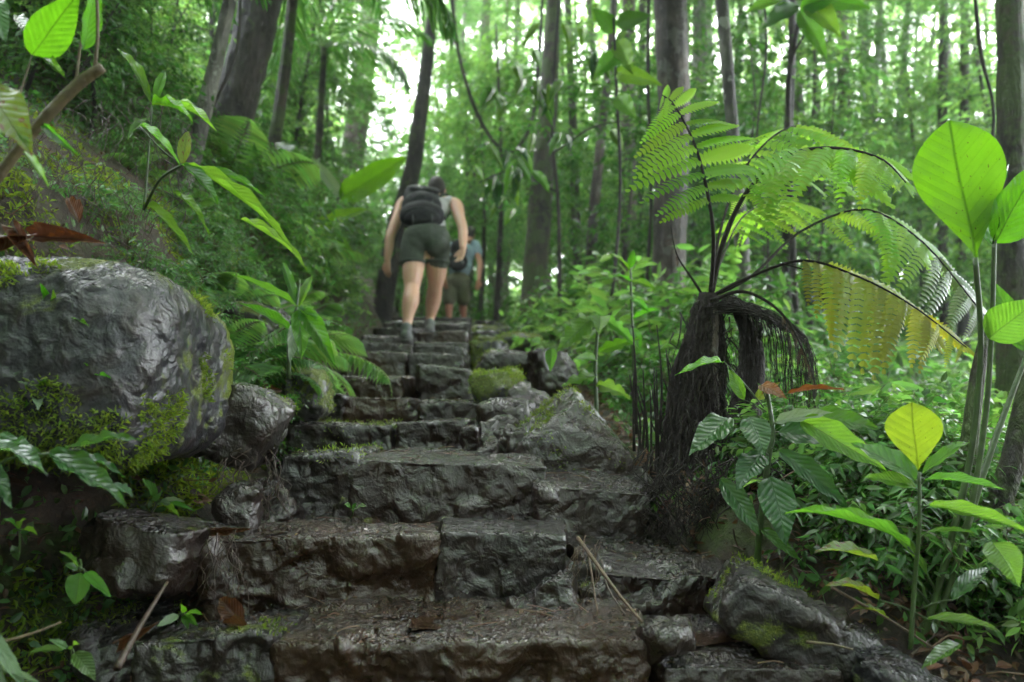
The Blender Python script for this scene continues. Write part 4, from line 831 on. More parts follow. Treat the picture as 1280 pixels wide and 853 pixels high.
for k in range(16):       # upright broken stubs left of the trunk
    x = 790 + rs.uniform(0, 60); y = rs.uniform(470, 560); h = rs.uniform(30, 120)
    MB().tube(smooth_pts([P(x, y + 70, 2.55) - fr, P(x + rs.normal(0, 5), y, 2.55) - fr, P(x + rs.normal(0, 9), y - h * .6, 2.55) - fr], 8), np.linspace(.006, .0022, 8), 5, .2).obj('stub', M['root'], fern)
CR0 = (888, 372, 2.6)
frond(fern, [CR0, (892, 300, 2.5), (884, 240, 2.45), (868, 180, 2.4), (843, 132, 2.38), (826, 118, 2.36)], 98, 12, ['fern'], 6, .34, .0, .0, .30, (0.25, -1, .25), ratio=.30, label='upright frond spread flat towards the camera')
frond(fern, [CR0, (905, 300, 2.55), (935, 238, 2.5), (985, 195, 2.4), (1040, 185, 2.25), (1100, 198, 2.15), (1136, 232, 2.1)], 128, 18, ['fern'], 8, .30, .45, .28, .34, (0, -.5, 1), ratio=.25)
frond(fern, [(890, 370, 2.6), (900, 290, 2.7), (928, 215, 2.8), (975, 165, 2.9), (1020, 160, 3.0), (1070, 185, 3.05)], 118, 16, ['fern', 'fern'], 5, .34, .3, .4, .4, (0, -.5, 1), ratio=.25)
frond(fern, [CR0, (925, 352, 2.5), (1000, 326, 2.4), (1070, 345, 2.3), (1140, 382, 2.2), (1215, 440, 2.1)], 112, 15, ['fern_yellow'], 5, .40, .7, .45, .4, (0, -.7, 1), ratio=.25, label='yellowing frond hanging over the undergrowth')
frond(fern, [CR0, (940, 345, 2.6), (1000, 290, 2.7), (1080, 262, 2.7), (1150, 300, 2.6), (1215, 375, 2.5), (1240, 410, 2.45)], 108, 17, ['fern', 'fern_sheen'], 5, .38, .45, .4, .4, (.2, -.6, 1), ratio=.25)
frond(fern, [(885, 375, 2.6), (900, 330, 2.9), (930, 270, 3.2), (980, 250, 3.5), (1030, 270, 3.7)], 88, 16, ['fern', 'fern'], 4, .4, .7, .35, .4, (0, 0, 1))
frond(fern, [(888, 376, 2.55), (930, 365, 2.5), (975, 390, 2.45), (1005, 440, 2.4), (1022, 492, 2.38)], 26, 10, ['fern_dead'], 6, .5, .9, .3, .4, label='dead drooping frond stalk')
frond(fern, [(884, 378, 2.6), (866, 350, 2.6), (846, 318, 2.6), (838, 280, 2.62)], 20, 8, ['fern_dead'], 4, .5, .5, .3, .4)
q = frond(fern, [(980, 330, 2.42), (1024, 345, 2.4), (1030, 370, 2.4), (1034, 405, 2.4)], 22, 7, ['fern_dead'], 2, .3, 1.0, .3, .4, label='shrivelled brown leaf hanging from a frond stalk')
# ------------------------------------------------------------------ other mid distance plants by hand
p = Plant('lobed_leaf_plant', 'bright lobed leaved herb between the pointed rock and the trunks', 'plant', P(746, 520, 3.2))
p.lpx([(746, 520, 3.2), (744, 460, 3.2), (748, 402, 3.2)], 6, 4)
for b, t, w_, m, lb in [((742, 398, 3.2), (693, 444, 3.05), 32, 'lime', 5), ((750, 396, 3.2), (748, 420, 3.0), 26, 'lime', 0), ((752, 396, 3.2), (800, 440, 3.1), 18, 'blade', 5), ((690, 436, 3.1), (688, 466, 3.05), 15, 'lime', 0), ((746, 450, 3.2), (715, 450, 3.1), 14, 'blade', 0),
                        ((746, 470, 3.2), (700, 485, 3.1), 20, 'mid', 3), ((748, 440, 3.2), (800, 425, 3.2), 18, 'lime', 4), ((746, 480, 3.2), (790, 500, 3.1), 22, 'blade', 3)]:
    p.leaf(b, t, w_, 'ovate', m, curl=.3, face=.7, lobes=lb)
p.done()
p = Plant('broadleaf_seedling', 'light green sapling with paired leaves in front of the brown trunk', 'plant', P(792, 470, 3.4))
p.lpx([(792, 470, 3.4), (790, 400, 3.4), (788, 336, 3.4)], 4, 3)
for b, t, w_ in [((787, 338, 3.4), (760, 318, 3.3), 10), ((789, 340, 3.4), (824, 332, 3.3), 16), ((788, 352, 3.4), (766, 346, 3.3), 8), ((789, 352, 3.4), (820, 364, 3.3), 12), ((790, 372, 3.4), (770, 380, 3.3), 12), ((790, 375, 3.4), (812, 392, 3.3), 12), ((790, 390, 3.4), (765, 404, 3.3), 12), ((790, 400, 3.4), (826, 388, 3.3), 12), ((790, 410, 3.4), (800, 440, 3.3), 13), ((788, 335, 3.4), (792, 312, 3.4), 10)]:
    p.leaf(b, t, w_, 'lance', 'lime', curl=.3, face=.5)
p.done()
p = Plant('banana_plant', 'banana like plant with one huge lime leaf left of the first hiker', 'plant', P(400, 320, 6.2))
p.lpx([(400, 320, 6.2), (408, 280, 6.2), (424, 246, 6.2)], 8, 5); p.lpx([(400, 320, 6.2), (385, 260, 6.2), (380, 215, 6.2)], 7, 4)
p.leaf((424, 248, 6.2), (508, 196, 6.0), 34, 'strap', 'lime', curl=-.35, face=.85, label='huge arching lime leaf'); p.leaf((395, 290, 6.2), (462, 262, 6.0), 22, 'strap', 'blade', curl=.3)
p.leaf((428, 248, 6.2), (388, 196, 6.1), 15, 'strap', 'pale', curl=.2, label='silvery leaf edge'); p.leaf((380, 218, 6.2), (345, 180, 6.4), 24, 'strap', 'mid', curl=.4); p.leaf((405, 300, 6.2), (450, 330, 5.9), 22, 'strap', 'mid', curl=.4)
p.done()
p = Plant('understory_sapling', 'sapling whose big dark leaves hang against the bright middle of the forest', 'sapling', P(700, 400, 7.5), stem='bark_dark')
p.lpx([(700, 400, 7.5), (698, 260, 7.4), (690, 150, 7.2), (700, -20, 7.)], 6, 3); p.lpx([(696, 240, 7.4), (640, 215, 7.2), (600, 228, 7.)], 3, 1.5); p.lpx([(694, 190, 7.4), (740, 160, 7.2), (790, 150, 7.)], 3, 1.5)
for k in range(46):
    c = random.choice([(640, 120, 30), (660, 195, 50), (620, 225, 40), (740, 160, 45), (700, 110, 50), (760, 60, 40), (690, 60, 40)]); x = c[0] + random.gauss(0, c[2] * .6); y = c[1] + random.gauss(0, 20); a = random.uniform(.9, 2.3); L = random.uniform(24, 44)
    p.leaf((x, y, 7.2), (x + L * math.cos(a), y + L * math.sin(a), 7.0), random.uniform(9, 15), 'lance', random.choice(['mid', 'mid', 'glossy', 'blade']), curl=.3, face=.5)
p.done()
p = Plant('understory_sapling', 'broad leaved sapling crown hanging at the top edge above the fern', 'sapling', P(988, 420, 6.), stem='bark_dark')
p.lpx([(996, 420, 6.), (985, 150, 5.6), (992, 60, 5.4), (1010, -20, 5.3)], 8, 5); p.lpx([(990, 70, 5.4), (1020, 20, 5.2)], 4, 2)
for b, t, w_, m in [((1010, 5, 5.2), (1052, 48, 5.), 32, 'blade'), ((1000, 10, 5.2), (1060, -5, 5.), 34, 'lime'), ((1000, 15, 5.2), (1035, 78, 5.1), 26, 'mid'), ((995, 5, 5.2), (950, 40, 5.1), 26, 'glossy'), ((985, 0, 5.2), (930, 18, 5.1), 24, 'blade'), ((1020, 0, 5.2), (1090, 12, 5.1), 24, 'mid')]:
    p.leaf(b, t, w_, 'ovate', m, curl=.3, face=.7)
p.done()
p = Plant('understory_sapling', 'sapling with round translucent leaves before the thickest trunk', 'sapling', P(760, 420, 5.6), stem='bark_dark')
p.lpx([(760, 420, 5.6), (775, 250, 5.5), (770, 100, 5.3), (765, -20, 5.2)], 5, 3)
for b, t, w_, m in [((770, 90, 5.3), (830, 108, 5.1), 24, 'mid'), ((770, 70, 5.3), (742, 100, 5.1), 26, 'blade'), ((772, 50, 5.3), (792, 95, 5.2), 26, 'mid'), ((772, 120, 5.3), (796, 150, 5.2), 24, 'mid'), ((768, 40, 5.3), (740, 10, 5.2), 24, 'mid'), ((770, 30, 5.3), (815, 20, 5.2), 24, 'glossy')]:
    p.leaf(b, t, w_, 'ovate', m, curl=.25, face=.8)
p.done()
# palms and fine crowns that frame the bright gap
def palm_frond(seed, L=1.7, w=.42, n=34):
    rs = np.random.RandomState(seed); t = np.linspace(0, 1, 24); p = np.stack([0 * t, L * np.sin(t * 1.35) * .85, L * (.35 * t - .75 * t ** 2)], -1); mb = MB().tube(p, np.linspace(.012, .003, 24), 5)
    u = np.repeat(np.linspace(.12, 1, n), 2); s = np.tile([-1., 1.], n); pos = np.stack([np.interp(u, t, p[:, k]) for k in range(3)], -1); tg = unit(np.stack([np.interp(u, t, np.gradient(p[:, k])) for k in range(3)], -1))
    dr = np.stack([s, 0 * s, 0 * s], -1) * .9 + tg * .7 + rs.normal(0, .1, (2 * n, 3)); dr[:, 2] -= .35; ln = w * (np.sin(np.pi * (u * .8 + .15)) ** .7 + .1)
    V, Fc = leafcards(pos, dr, np.array([0, 0, 1.]) + rs.normal(0, .25, (2 * n, 3)), ln, np.full(2 * n, .034), 1, .35); mb.add(V, Fc); return mb.mesh('frond', M['f_dark'], False)
PF = [palm_frond(k) for k in range(3)]
def palm(label, px, pyb, pyt, d, lean, nf=11, s=1.):
    b = P(px, pyb, d); tp = P(px + lean, pyt, d - .3); b.z = min(b.z, gz(b.x, b.y)); t = thing('palm', label, 'palm', None, b); rr = random.Random(px)
    MB().tube(smooth_pts([Vector((0, 0, -.1)), (tp - b) * .5 + Vector((0, .1, 0)), tp - b], 16), np.linspace(.07, .045, 16) * s, 10, .15, 3).obj('trunk', M['bark_moss'], t)
    for k in range(nf):
        o = link('frond', PF[k % 3], t); o.location = tp - b; o.rotation_euler = Euler((rr.uniform(-.3, .7), rr.uniform(-.15, .15), 6.28 * k / nf + rr.uniform(-.2, .2)), 'XYZ'); o.scale = [s * rr.uniform(.8, 1.1)] * 3
palm('palm with dark feathery fronds hanging over the left bank at the top edge', 330, 190, -45, 6.8, 40, 12, .95)
palm('smaller palm behind the black fern clad trunk', 390, 200, 60, 9.5, 15, 10, .8)
palm('palm whose fronds droop in the upper left corner', 90, 120, -60, 4.6, 20, 11, .7)
for k, (x, y, d, s, ci) in enumerate([(560, 150, 24, 1.3, 3), (405, 60, 13, .8, 3), (372, 20, 12, .9, 0), (395, 140, 12, .8, 0), (580, 50, 16, .9, 3), (600, 120, 15, .8, 2), (500, 190, 18, 1.0, 3), (620, 30, 13, .9, 3), (655, 150, 16, 1.0, 0), (530, 210, 22, 1.2, 3), (1130, 60, 13, .9, 3), (1220, 40, 12, .9, 3), (940, 70, 15, 1.0, 3), (1180, 150, 15, 1.0, 0)]):
    c = P(x, y, d); g = gz(c.x, c.y); t = thing('understory_tree', 'fine leaved tree crown lacing the bright sky gap' if x < 700 else 'fine leaved tree crown against the bright sky on the right', 'tree', 'fine leaved trees against the sky', (c.x, c.y, g))
    MB().tube(smooth_pts([(0, 0, -.1), (.1, .05, (c.z - g) * .5), (0, 0, c.z - g)], 9), np.linspace(.06, .02, 9), 7).obj('trunk', M['bark_dark'], t)
    o = link('crown', CR[ci], t); o.location = (0, 0, c.z - g); o.scale = (s, s, s * .8); o.rotation_euler = (0, 0, k)
# ------------------------------------------------------------------ cover of the banks
rs = np.random.RandomState(21)
def bank_point(px0, px1, d0, d1):
    d = rs.uniform(d0, d1); x = (rs.uniform(px0, px1) - 640) / F * d; return x, d
spots = []
for k in range(120):                                        # dark shiny shrubs clothing the left bank
    d = rs.uniform(2.9, 9.5); xl = np.interp(d, [2, 3, 4.3, 7, 10], [-1.1, -1.15, -1.4, -1.75, -2.0]); x = xl - rs.uniform(0, 1) ** .9 * (.5 + .34 * d)
    if (640 + F * x / d < 235 and d < 3.7) or (205 < 640 + F * x / d < 350 and 3.4 < d < 4.3): continue
    g = gz(x, d); s = rs.uniform(.45, .8) * (.75 + d * .06)
    i = int(rs.choice([0, 1, 3, 3, 1, 2, 0])); spots.append((x, d, i, s))
for x, d, i, s in spots:
    plant_copy('bank_shrub', ['dark glossy shrub with pointed leaves', 'mid green shrub with narrow leaves', 'bright green shrub with broad leaves', 'dense dark shrub with tiny leaves', 'bright shrub with long drooping leaves'][i] + (' on the near left bank' if d < 5 else ' on the far left bank'), 'shrub', SHR[i], (x, d, gz(x, d) - .04), s, rs.uniform(0, 6), 'shrubs clothing the left bank', (rs.normal(0, .1), .45 + rs.normal(0, .1)))
for k in range(64):
    d = rs.uniform(2.3, 8); xl = np.interp(d, [2, 3, 4.3, 7, 10], [-1.25, -1.3, -1.5, -1.9, -2.2]); x = xl - rs.uniform(0, 1) * (.4 + .3 * d)
    if (640 + F * x / d < 235 and d < 3.7) or (225 < 640 + F * x / d < 330 and d < 4.6): continue
    plant_copy('fern', 'arching fern on the steep left bank', 'fern', FRN[int(rs.choice([0, 1, 1]))], (x, d, gz(x, d) + .04), rs.uniform(.55, 1.1), rs.uniform(0, 6), 'ferns on the left bank', (0, .5))
for k in range(26):                                         # over the top left
    d = rs.uniform(2.6, 5.2); x = -d * rs.uniform(.42, .78)
    if 180 < 640 + F * x / d < 380 or d < 3.2: continue
    i = int(rs.choice([0, 1, 2]))
    plant_copy('bank_sapling', 'whippy sapling on top of the left bank', 'sapling', SAP[int(rs.choice([0, 2, 3]))], (x, d, gz(x, d) - .1), rs.uniform(.3, .5), rs.uniform(0, 6), 'saplings on top of the left bank', (rs.normal(0, .1), rs.uniform(.0, .5)))
for k in range(150):                                        # undergrowth of the right side
    d = 2.35 + 6 * rs.uniform(0, 1) ** 1.5; px = rs.uniform(700 + 150 * (d < 3.2), 1340); x = (px - 640) / F * d
    if px < 985 and d < 3.1: continue
    if x < np.interp(d, [2, 3, 4, 5, 8.5], [.95, .72, .75, .95, 1.35]): continue
    s = rs.uniform(.45, .75) * (.7 + d * .09)
    i = int(rs.choice([1, 2, 0, 0, 4, 3])); plant_copy('undergrowth_shrub', ['dark glossy shrub with pointed leaves', 'mid green shrub with narrow leaves', 'bright green shrub with broad leaves', 'dense dark shrub with tiny leaves', 'bright shrub with long drooping leaves'][i] + (' close behind the tree fern' if d < 4 else ' in the thicket beyond the tree fern'), 'shrub', SHR[i], (x, d, gz(x, d) - .04), s, rs.uniform(0, 6), 'undergrowth right of the stairs')
for k in range(30):
    d = 2.3 + 4.5 * rs.uniform(0, 1); px = rs.uniform(720, 1330); x = (px - 640) / F * d
    if px < 985 and d < 3.1: continue
    if x < np.interp(d, [2, 3, 4, 5, 8.5], [.95, .8, .85, 1.0, 1.4]): continue
    plant_copy('fern', 'fern in the undergrowth right of the stairs', 'fern', FRN[int(rs.choice([0, 1, 2]))], (x, d, gz(x, d)), rs.uniform(.45, .9), rs.uniform(0, 6), 'ferns right of the stairs')
for k in range(130):
    d = rs.uniform(1.95, 3.0); px = rs.uniform(900, 1400); x = (px - 640) / F * d
    if px < 1000 and d > 2.15: continue
    if x < .86 + .1 * (2.6 - d): continue
    i = int(rs.choice([3, 0, 0, 1, 1, 2])); plant_copy('undergrowth_shrub', ['dark glossy shrub with pointed leaves', 'mid green shrub with narrow leaves', 'bright green shrub with broad leaves', 'dense dark shrub with tiny leaves', 'bright shrub with long drooping leaves'][i] + ' around the foot of the giant leaved plant', 'shrub', SHR[i], (x, d, gz(x, d) - .04), rs.uniform(.26, .5), rs.uniform(0, 6), 'undergrowth right of the stairs')
for k in range(58):
    d = rs.uniform(2.25, 3.9); px = rs.uniform(120, 345); x = (px - 640) / F * d
    if x > -1.02 or (px < 200 and k % 2): continue
    j = k % 3; nm = ['clump of tiny leaved herbs on the earth above the huge boulder', 'small pale fern on the earth bank above the huge boulder', 'little narrow leaved shrub on the earth bank above the huge boulder'][j]
    plant_copy('bank_herb', nm, 'herb', [SHR[3], FRN[1], SHR[1]][j], (x, d, gz(x, d) - .02), [.36, .34, .30][j] * rs.uniform(.8, 1.4), rs.uniform(0, 6), 'small plants on the earth bank', (rs.normal(0, .1), .6))
for k in range(16):
    d = rs.uniform(2.7, 4.8); px = rs.uniform(265, 395) + 8 * (d - 3); x = min((px - 640) / F * d, float(np.interp(d, [2, 3, 4.3, 7], [-1.08, -1.12, -1.28, -1.7])))
    plant_copy('fern', 'large overhanging fern at the foot of the left bank beside the stairs', 'fern', FRN[int(rs.choice([0, 2, 1]))], (x, d, gz(x, d) + .03), rs.uniform(.55, .95), rs.uniform(0, 6), 'large ferns overhanging the left stair edge', (rs.normal(0, .1), .5))
def creeper():        # small leaves hugging the soil of both banks
    rs = np.random.RandomState(8); n = 42000
    y = 1.2 + 8.5 * rs.uniform(0, 1, n) ** 1.5; sd_ = rs.uniform(size=n) < .5
    xl = np.interp(y, [0, 1.9, 2.3, 3, 4.3, 7, 10], [-.98, -.95, -.98, -1.0, -1.15, -1.5, -1.7]); xr = np.interp(y, [0, 1.7, 2.2, 3, 5, 7, 10], [.9, .86, .58, .5, .42, .3, .2])
    w_ = rs.uniform(0, 1, n) ** 1.1 * (.6 + y * .35); x = np.where(sd_, xl - w_, xr + w_)
    q = np.stack([x, y, x * 0], -1); keep = (fbm(q * 2.2, 3, 5) + .5 * rs.normal(size=n) * .35) > -.08; x, y = x[keep], y[keep]; n = len(x)
    z = ground_np(x, y); e = .02; nx = -(ground_np(x + e, y) - z) / e; ny = -(ground_np(x, y + e) - z) / e; nn = unit(np.stack([nx, ny, np.ones(n)], -1))
    pos = np.stack([x, y, z], -1) + nn * rs.uniform(.005, .05, n)[:, None]; dr = rs.normal(size=(n, 3)); dr[:, 2] -= .5
    sz = rs.uniform(.014, .034, n) * (1 + y * .09)
    V, Fc = leafcards(pos, dr, nn + rs.normal(0, .4, (n, 3)), sz, sz * .55, 1, .25)
    tag(link('ground_cover', MB().add(V, Fc).mesh('ground_cover', M['f_mid'], False)), 'low small leaved ground cover on both banks', kind='stuff')
creeper()
def litter():
    rs = np.random.RandomState(9); n = 16000; y = 1.2 + 9 * rs.uniform(0, 1, n) ** 1.6; sd_ = rs.uniform(size=n) < .45
    xl = np.interp(y, [0, 1.9, 2.3, 3, 4.3, 7, 10], [-.85, -.72, -.75, -.9, -1.05, -1.35, -1.6]); xr = np.interp(y, [0, 1.7, 2.2, 3, 5, 7, 10], [.85, .78, .46, .38, .25, .1, .0])
    x = np.where(sd_, xl - rs.exponential(.35, n), xr + rs.exponential(.3, n)); z = ground_np(x, y); nn = np.array([0, 0, 1.]) + rs.normal(0, .45, (n, 3))
    sz = rs.uniform(.012, .05, n); dr = rs.normal(size=(n, 3)) * [1, 1, .3]
    V, Fc = leafcards(np.stack([x, y, z + .012], -1), dr, nn, sz, sz * rs.uniform(.2, .6, n), 1, .3)
    mb = MB().add(V, Fc)
    for k in range(700):
        i = rs.randint(n); a = rs.uniform(0, 6.28); L = rs.uniform(.04, .22); c = Vector((x[i], y[i], z[i] + .015)); dv = Vector((math.cos(a), math.sin(a), rs.normal(0, .25))) * L
        mb.tube(smooth_pts([c - dv / 2, c + Vector(tuple(rs.normal(0, .01, 3))), c + dv / 2], 5), rs.uniform(.0008, .0025), 4)
    tag(link('leaf_litter', mb.mesh('leaf_litter', M['litter'], False)), 'brown fallen leaves and twigs along the stair edges', kind='stuff')
litter()
def moss_on(label, srcs, n, rs, thr=.05, size=.012, freq=5, up=-.3, seed=3, mat='moss', name='moss'):
    VV, NN = [], []
    for (o, V, Nn) in srcs: VV.append(V); NN.append(Nn)
    V = np.concatenate(VV); Nn = np.concatenate(NN); m = (fbm(V * freq + seed, 4, seed) > thr) & (Nn[:, 2] > up) & (Nn[:, 1] < .5); idx = np.where(m)[0]
    if not len(idx): return
    i = rs.choice(idx, n); pos = V[i] + rs.normal(0, .006, (n, 3)); dr = Nn[i] + rs.normal(0, .7, (n, 3)); sz = size * rs.uniform(.4, 1.3, n)
    A, Fc = leafcards(pos - Nn[i] * .002, dr, rs.normal(size=(n, 3)), sz, sz * .3, 0, .3)
    tag(link(name, MB().add(A, Fc).mesh(name, M[mat], False)), label, kind='stuff')
rs = np.random.RandomState(4)
moss_on('yellow green moss tufts on the huge boulder', [BIG], 30000, rs, .04, .015, 4.2, -.9)
moss_on('moss tufts on the stair stones and smaller rocks', [surf[0], surf[6], surf[9], surf[11], B2, B4, B5, B12], 9000, rs, .16, .012, 6)
moss_on('bright moss cushions on the rocks by the upper steps', [B7, B8, B10, B11] + surf[28:33], 12000, rs, -.02, .016, 5)
def soil_moss():
    rs = np.random.RandomState(14); n = 60000; y = rs.uniform(1.5, 4.4, n); x = np.interp(y, [0, 1.9, 2.3, 3, 4.3], [-1.0, -.98, -.95, -.97, -1.1]) - rs.exponential(.42, n)
    m = fbm(np.stack([x, y, 0 * x], -1) * 4, 3, 7) > -.05; x, y = x[m], y[m]; n = len(x); z = ground_np(x, y); nn = np.stack([np.full(n, .75), np.full(n, -.3), np.full(n, .6)], -1); pos = np.stack([x, y, z], -1)
    dr = nn * .7 + rs.normal(0, .8, (n, 3)); dr[:, 2] -= .5; sz = rs.uniform(.010, .034, n); A, Fc = leafcards(pos, dr, nn + rs.normal(0, .5, (n, 3)), sz, sz * .35, 0, .3)
    tag(link('moss', MB().add(A, Fc).mesh('moss', M['moss'], False)), 'hanging moss on the soil of the left bank', kind='stuff')
soil_moss()
def roots(name, label, cat, n, seed, fn, mat, kind='stuff', r=(.0008, .003)):
    rs = np.random.RandomState(seed); mb = MB()
    for k in range(n):
        pts = fn(rs); mb.tube(smooth_pts(pts, 10), np.linspace(rs.uniform(*r), r[0] * .7, 10), 4)
    tag(mb.obj(name, M[mat]), label, cat if kind != 'stuff' else None, kind=kind)
def rl(x0, x1, y0, y1, d, L=60, sp=14):
    def f(rs):
        x = rs.uniform(x0, x1); y = rs.uniform(y0, y1); l = L * rs.uniform(.4, 1.2); dd = d + rs.normal(0, .02); out = [P(x, y, dd)]
        for j in range(4): x += rs.normal(0, sp); y += l / 4; out.append(P(x, y, dd - .008 * j + rs.normal(0, .006)))
        return out
    return f
roots('rootlets', 'red brown rootlets hanging between ledge stone and third step', 'roots', 46, 31, rl(272, 350, 560, 620, 2.05, 75, 11), 'root_red', r=(.0006, .0022))
roots('rootlets', 'washed rootlets at the left end of the second step', 'roots', 30, 32, rl(256, 298, 660, 700, 1.80, 80, 8), 'root_red', r=(.0006, .0018))
roots('rootlets', 'dry rootlets hanging from the soil above the boulder', 'roots', 220, 33, rl(20, 240, 120, 300, 2.3, 70, 10), 'root_red', r=(.0006, .002))
roots('rootlets', 'dark rootlets at the foot of the tree fern', 'roots', 420, 34, rl(800, 985, 560, 690, 2.2, 90, 14), 'root')
roots('rootlets', 'straw coloured debris in the gap right of the second step', 'roots', 14, 35, rl(712, 756, 660, 690, 1.84, 90, 9), 'straw', r=(.0005, .0014))
def stick(label, pts, w0, w1, mat='stem_brown', name='stick'):
    o = MB().tube(smooth_pts([P(*a) for a in pts], 16), np.linspace(mtr(w0, pts[0][2]) / 2, mtr(w1, pts[0][2]) / 2, 16), 8, .12, int(w0)).obj(name, M[mat]); return tag(o, label, 'stick')
stick('smooth reddish brown stick leaning beside the bottom step', [(146, 836, 1.42), (175, 783, 1.5), (209, 728, 1.6)], 10, 4, 'root_red')
stick('thin grey stick pointing in from the lower left edge', [(-10, 806, 1.45), (40, 792, 1.5), (76, 778, 1.55)], 5, 3)
stick('long straw coloured needle bundle lying over the second step', [(722, 672, 1.80), (748, 708, 1.72), (775, 745, 1.66), (803, 778, 1.6)], 5, 3, 'straw')
stick('shorter straw needle beside the needle bundle', [(735, 690, 1.80), (740, 720, 1.76), (747, 768, 1.7)], 3, 2, 'straw')
stick('bent reddish straw crossing the needle bundle', [(752, 700, 1.79), (760, 735, 1.74), (782, 770, 1.68)], 3, 2, 'root_red')
stick('dark twig on the rocks at the bottom right', [(1008, 803, 1.55), (1040, 806, 1.55), (1066, 812, 1.56)], 4, 2)
stick('straw twig between slanting rock and lime seedling', [(1040, 735, 1.66), (1120, 780, 1.68), (1195, 830, 1.7)], 4, 2, 'straw')
def dead(label, b, t, w_, roll=0, curl=.5, kind='ovate', fold=.5):
    pl = Plant('fallen_leaf', label, 'fallen leaf', P(*b)); B, T = P(*b), P(*t); R, L = frame(B, T, (EYE - B).normalized(), roll)
    bpy.data.objects.remove(pl.t); o = link('fallen_leaf', leaf_proto(kind, 'dead', curl, fold, .05, 1)); o.matrix_world = Matrix.Translation(B) @ (R @ Matrix.Diagonal((mtr(w_, b[2]), L, L))).to_4x4()
    return tag(o, label, 'fallen leaf')
dead('red brown fallen leaf standing against the left end of the second step', (304, 782, 1.68), (268, 738, 1.70), 26)
dead('small orange brown leaf lying below the red brown leaf', (310, 785, 1.64), (270, 772, 1.64), 12, .3)
dead('brown leaf lying on the right bottom stone', (915, 774, 1.66), (944, 792, 1.62), 18, .3)
dead('curled dark brown leaf on top of the huge boulder', (44, 296, 1.5), (108, 292, 1.45), 24, -.3, .8)
dead('pale brown leaf standing upright on the boulder top', (98, 280, 1.5), (84, 238, 1.52), 18, .2, .3)
dead('glossy brown leaf hanging over the boulder edge', (20, 285, 1.45), (38, 325, 1.4), 20, .2, .4)
dead('flat brown leaf at the left edge of the boulder top', (-10, 296, 1.45), (30, 302, 1.4), 22, .6, .4)
dead('narrow brown leaf on the ledge before the third step', (262, 662, 1.84), (312, 664, 1.82), 10, .2)
dead('dry leaf below the seedling on the left soil', (150, 800, 1.55), (185, 790, 1.5), 14, .4)
dead('pale dead leaf near the foot of the tree fern', (820, 640, 2.2), (845, 622, 2.2), 12, .4)
dead('brown leaf lying right of the pointed rock', (790, 580, 2.4), (815, 560, 2.4), 13, .4)
dead('brown leaf at the path edge under the blade leaved plant', (330, 482, 2.7), (352, 492, 2.7), 12, .4)
def tread_litter():
    rs = np.random.RandomState(19); VV = np.concatenate([s_[1] for s_ in surf[:28]]); NN = np.concatenate([s_[2] for s_ in surf[:28]]); m = (NN[:, 2] > .75); idx = np.where(m)[0]; w_ = np.clip(fbm(VV[idx] * 7, 3, 2) + .1, 0, 1) ** 1.5 + .004; w_ /= w_.sum(); i = rs.choice(idx, 520, p=w_)
    sz = rs.uniform(.004, .022, 520); V, Fc = leafcards(VV[i] + [0, 0, .003], rs.normal(size=(520, 3)) * [1, 1, .15], np.array([0, 0, 1.]) + rs.normal(0, .2, (520, 3)), sz, sz * rs.uniform(.15, .6, 520), 1, .2); mb = MB().add(V, Fc)
    for k in range(160):
        j = rs.choice(idx, p=w_); a = rs.uniform(0, 6.28); L = rs.uniform(.02, .09); c = Vector(tuple(VV[j])) + Vector((0, 0, .005)); dv = Vector((math.cos(a), math.sin(a), rs.normal(0, .1))) * L; mb.tube(smooth_pts([c - dv / 2, c + Vector((rs.normal(0, .004), rs.normal(0, .004), .003)), c + dv / 2], 5), rs.uniform(.0006, .0014), 4)
    tag(link('leaf_litter', mb.mesh('leaf_litter', M['litter'], False)), 'wet leaf scraps and needles lying on the stair treads', kind='stuff')
tread_litter()
# thin water film on the two lowest treads
def film(name, label, pts, z):
    b = N('dark_water'); co = b.n('NewGeometry').outputs['Position']
    p = b.n('BsdfPrincipled', i_Base_Color=(.06, .028, .010, 1), i_Roughness=.04, i_Normal=b.bump(b.noise(co, 45, 3), .25, .004)); m = b.done(p.outputs[0])
    V = [(a.x, a.y, z) for a in [P(*q) for q in pts]]; c = np.mean(V, axis=0); n = len(V); V.append(tuple(c)); return tag(link(name, mesh(name, V, np.array([(n, k, (k + 1) % n) for k in range(n)]), m)), label, kind='structure')
def Pz(px, py, z):
    v = _f + _r * ((px - 640) / F) + _u * ((426.5 - py) / F); return Vector((0, 0, EZ)) + v * ((z - EZ) / v.z)
def pool(name, label, outline, z):
    pts = [Pz(x, y, z) for x, y in outline]; c = sum(pts, Vector()) / len(pts); n = len(pts) * 6; q = smooth_pts(pts + [pts[0]], n + 1)[:-1]
    b = N('thin_water'); co = b.n('NewGeometry').outputs['Position']
    p = b.n('BsdfPrincipled', i_Base_Color=(.028, .013, .006, 1), i_Roughness=.07, i_Normal=b.bump(b.noise(co, 60, 3, .6, 1.5), .5, .006)); m = b.done(p.outputs[0])
    V = [(a[0], a[1], z) for a in q] + [tuple(c)]; tag(link(name, mesh(name, V, np.array([(n, k, (k + 1) % n) for k in range(n)]), m)), label, kind='structure')
pool('water', 'thin brown water film on the lowest tread', [(395, 789), (470, 783), (560, 787), (650, 780), (715, 776), (700, 771), (610, 769), (520, 771), (430, 777)], P(580, 789, 1.6).z - .013)
pool('water', 'thin water film on the second tread', [(330, 668), (420, 662), (520, 660), (530, 657), (430, 657), (350, 661)], P(400, 668, 1.87).z - .003)
pool('water', 'thin water film on the bottom right stone', [(850, 812), (930, 800), (985, 806), (960, 790), (900, 785), (845, 795)], P(940, 824, 1.6).z + .006)
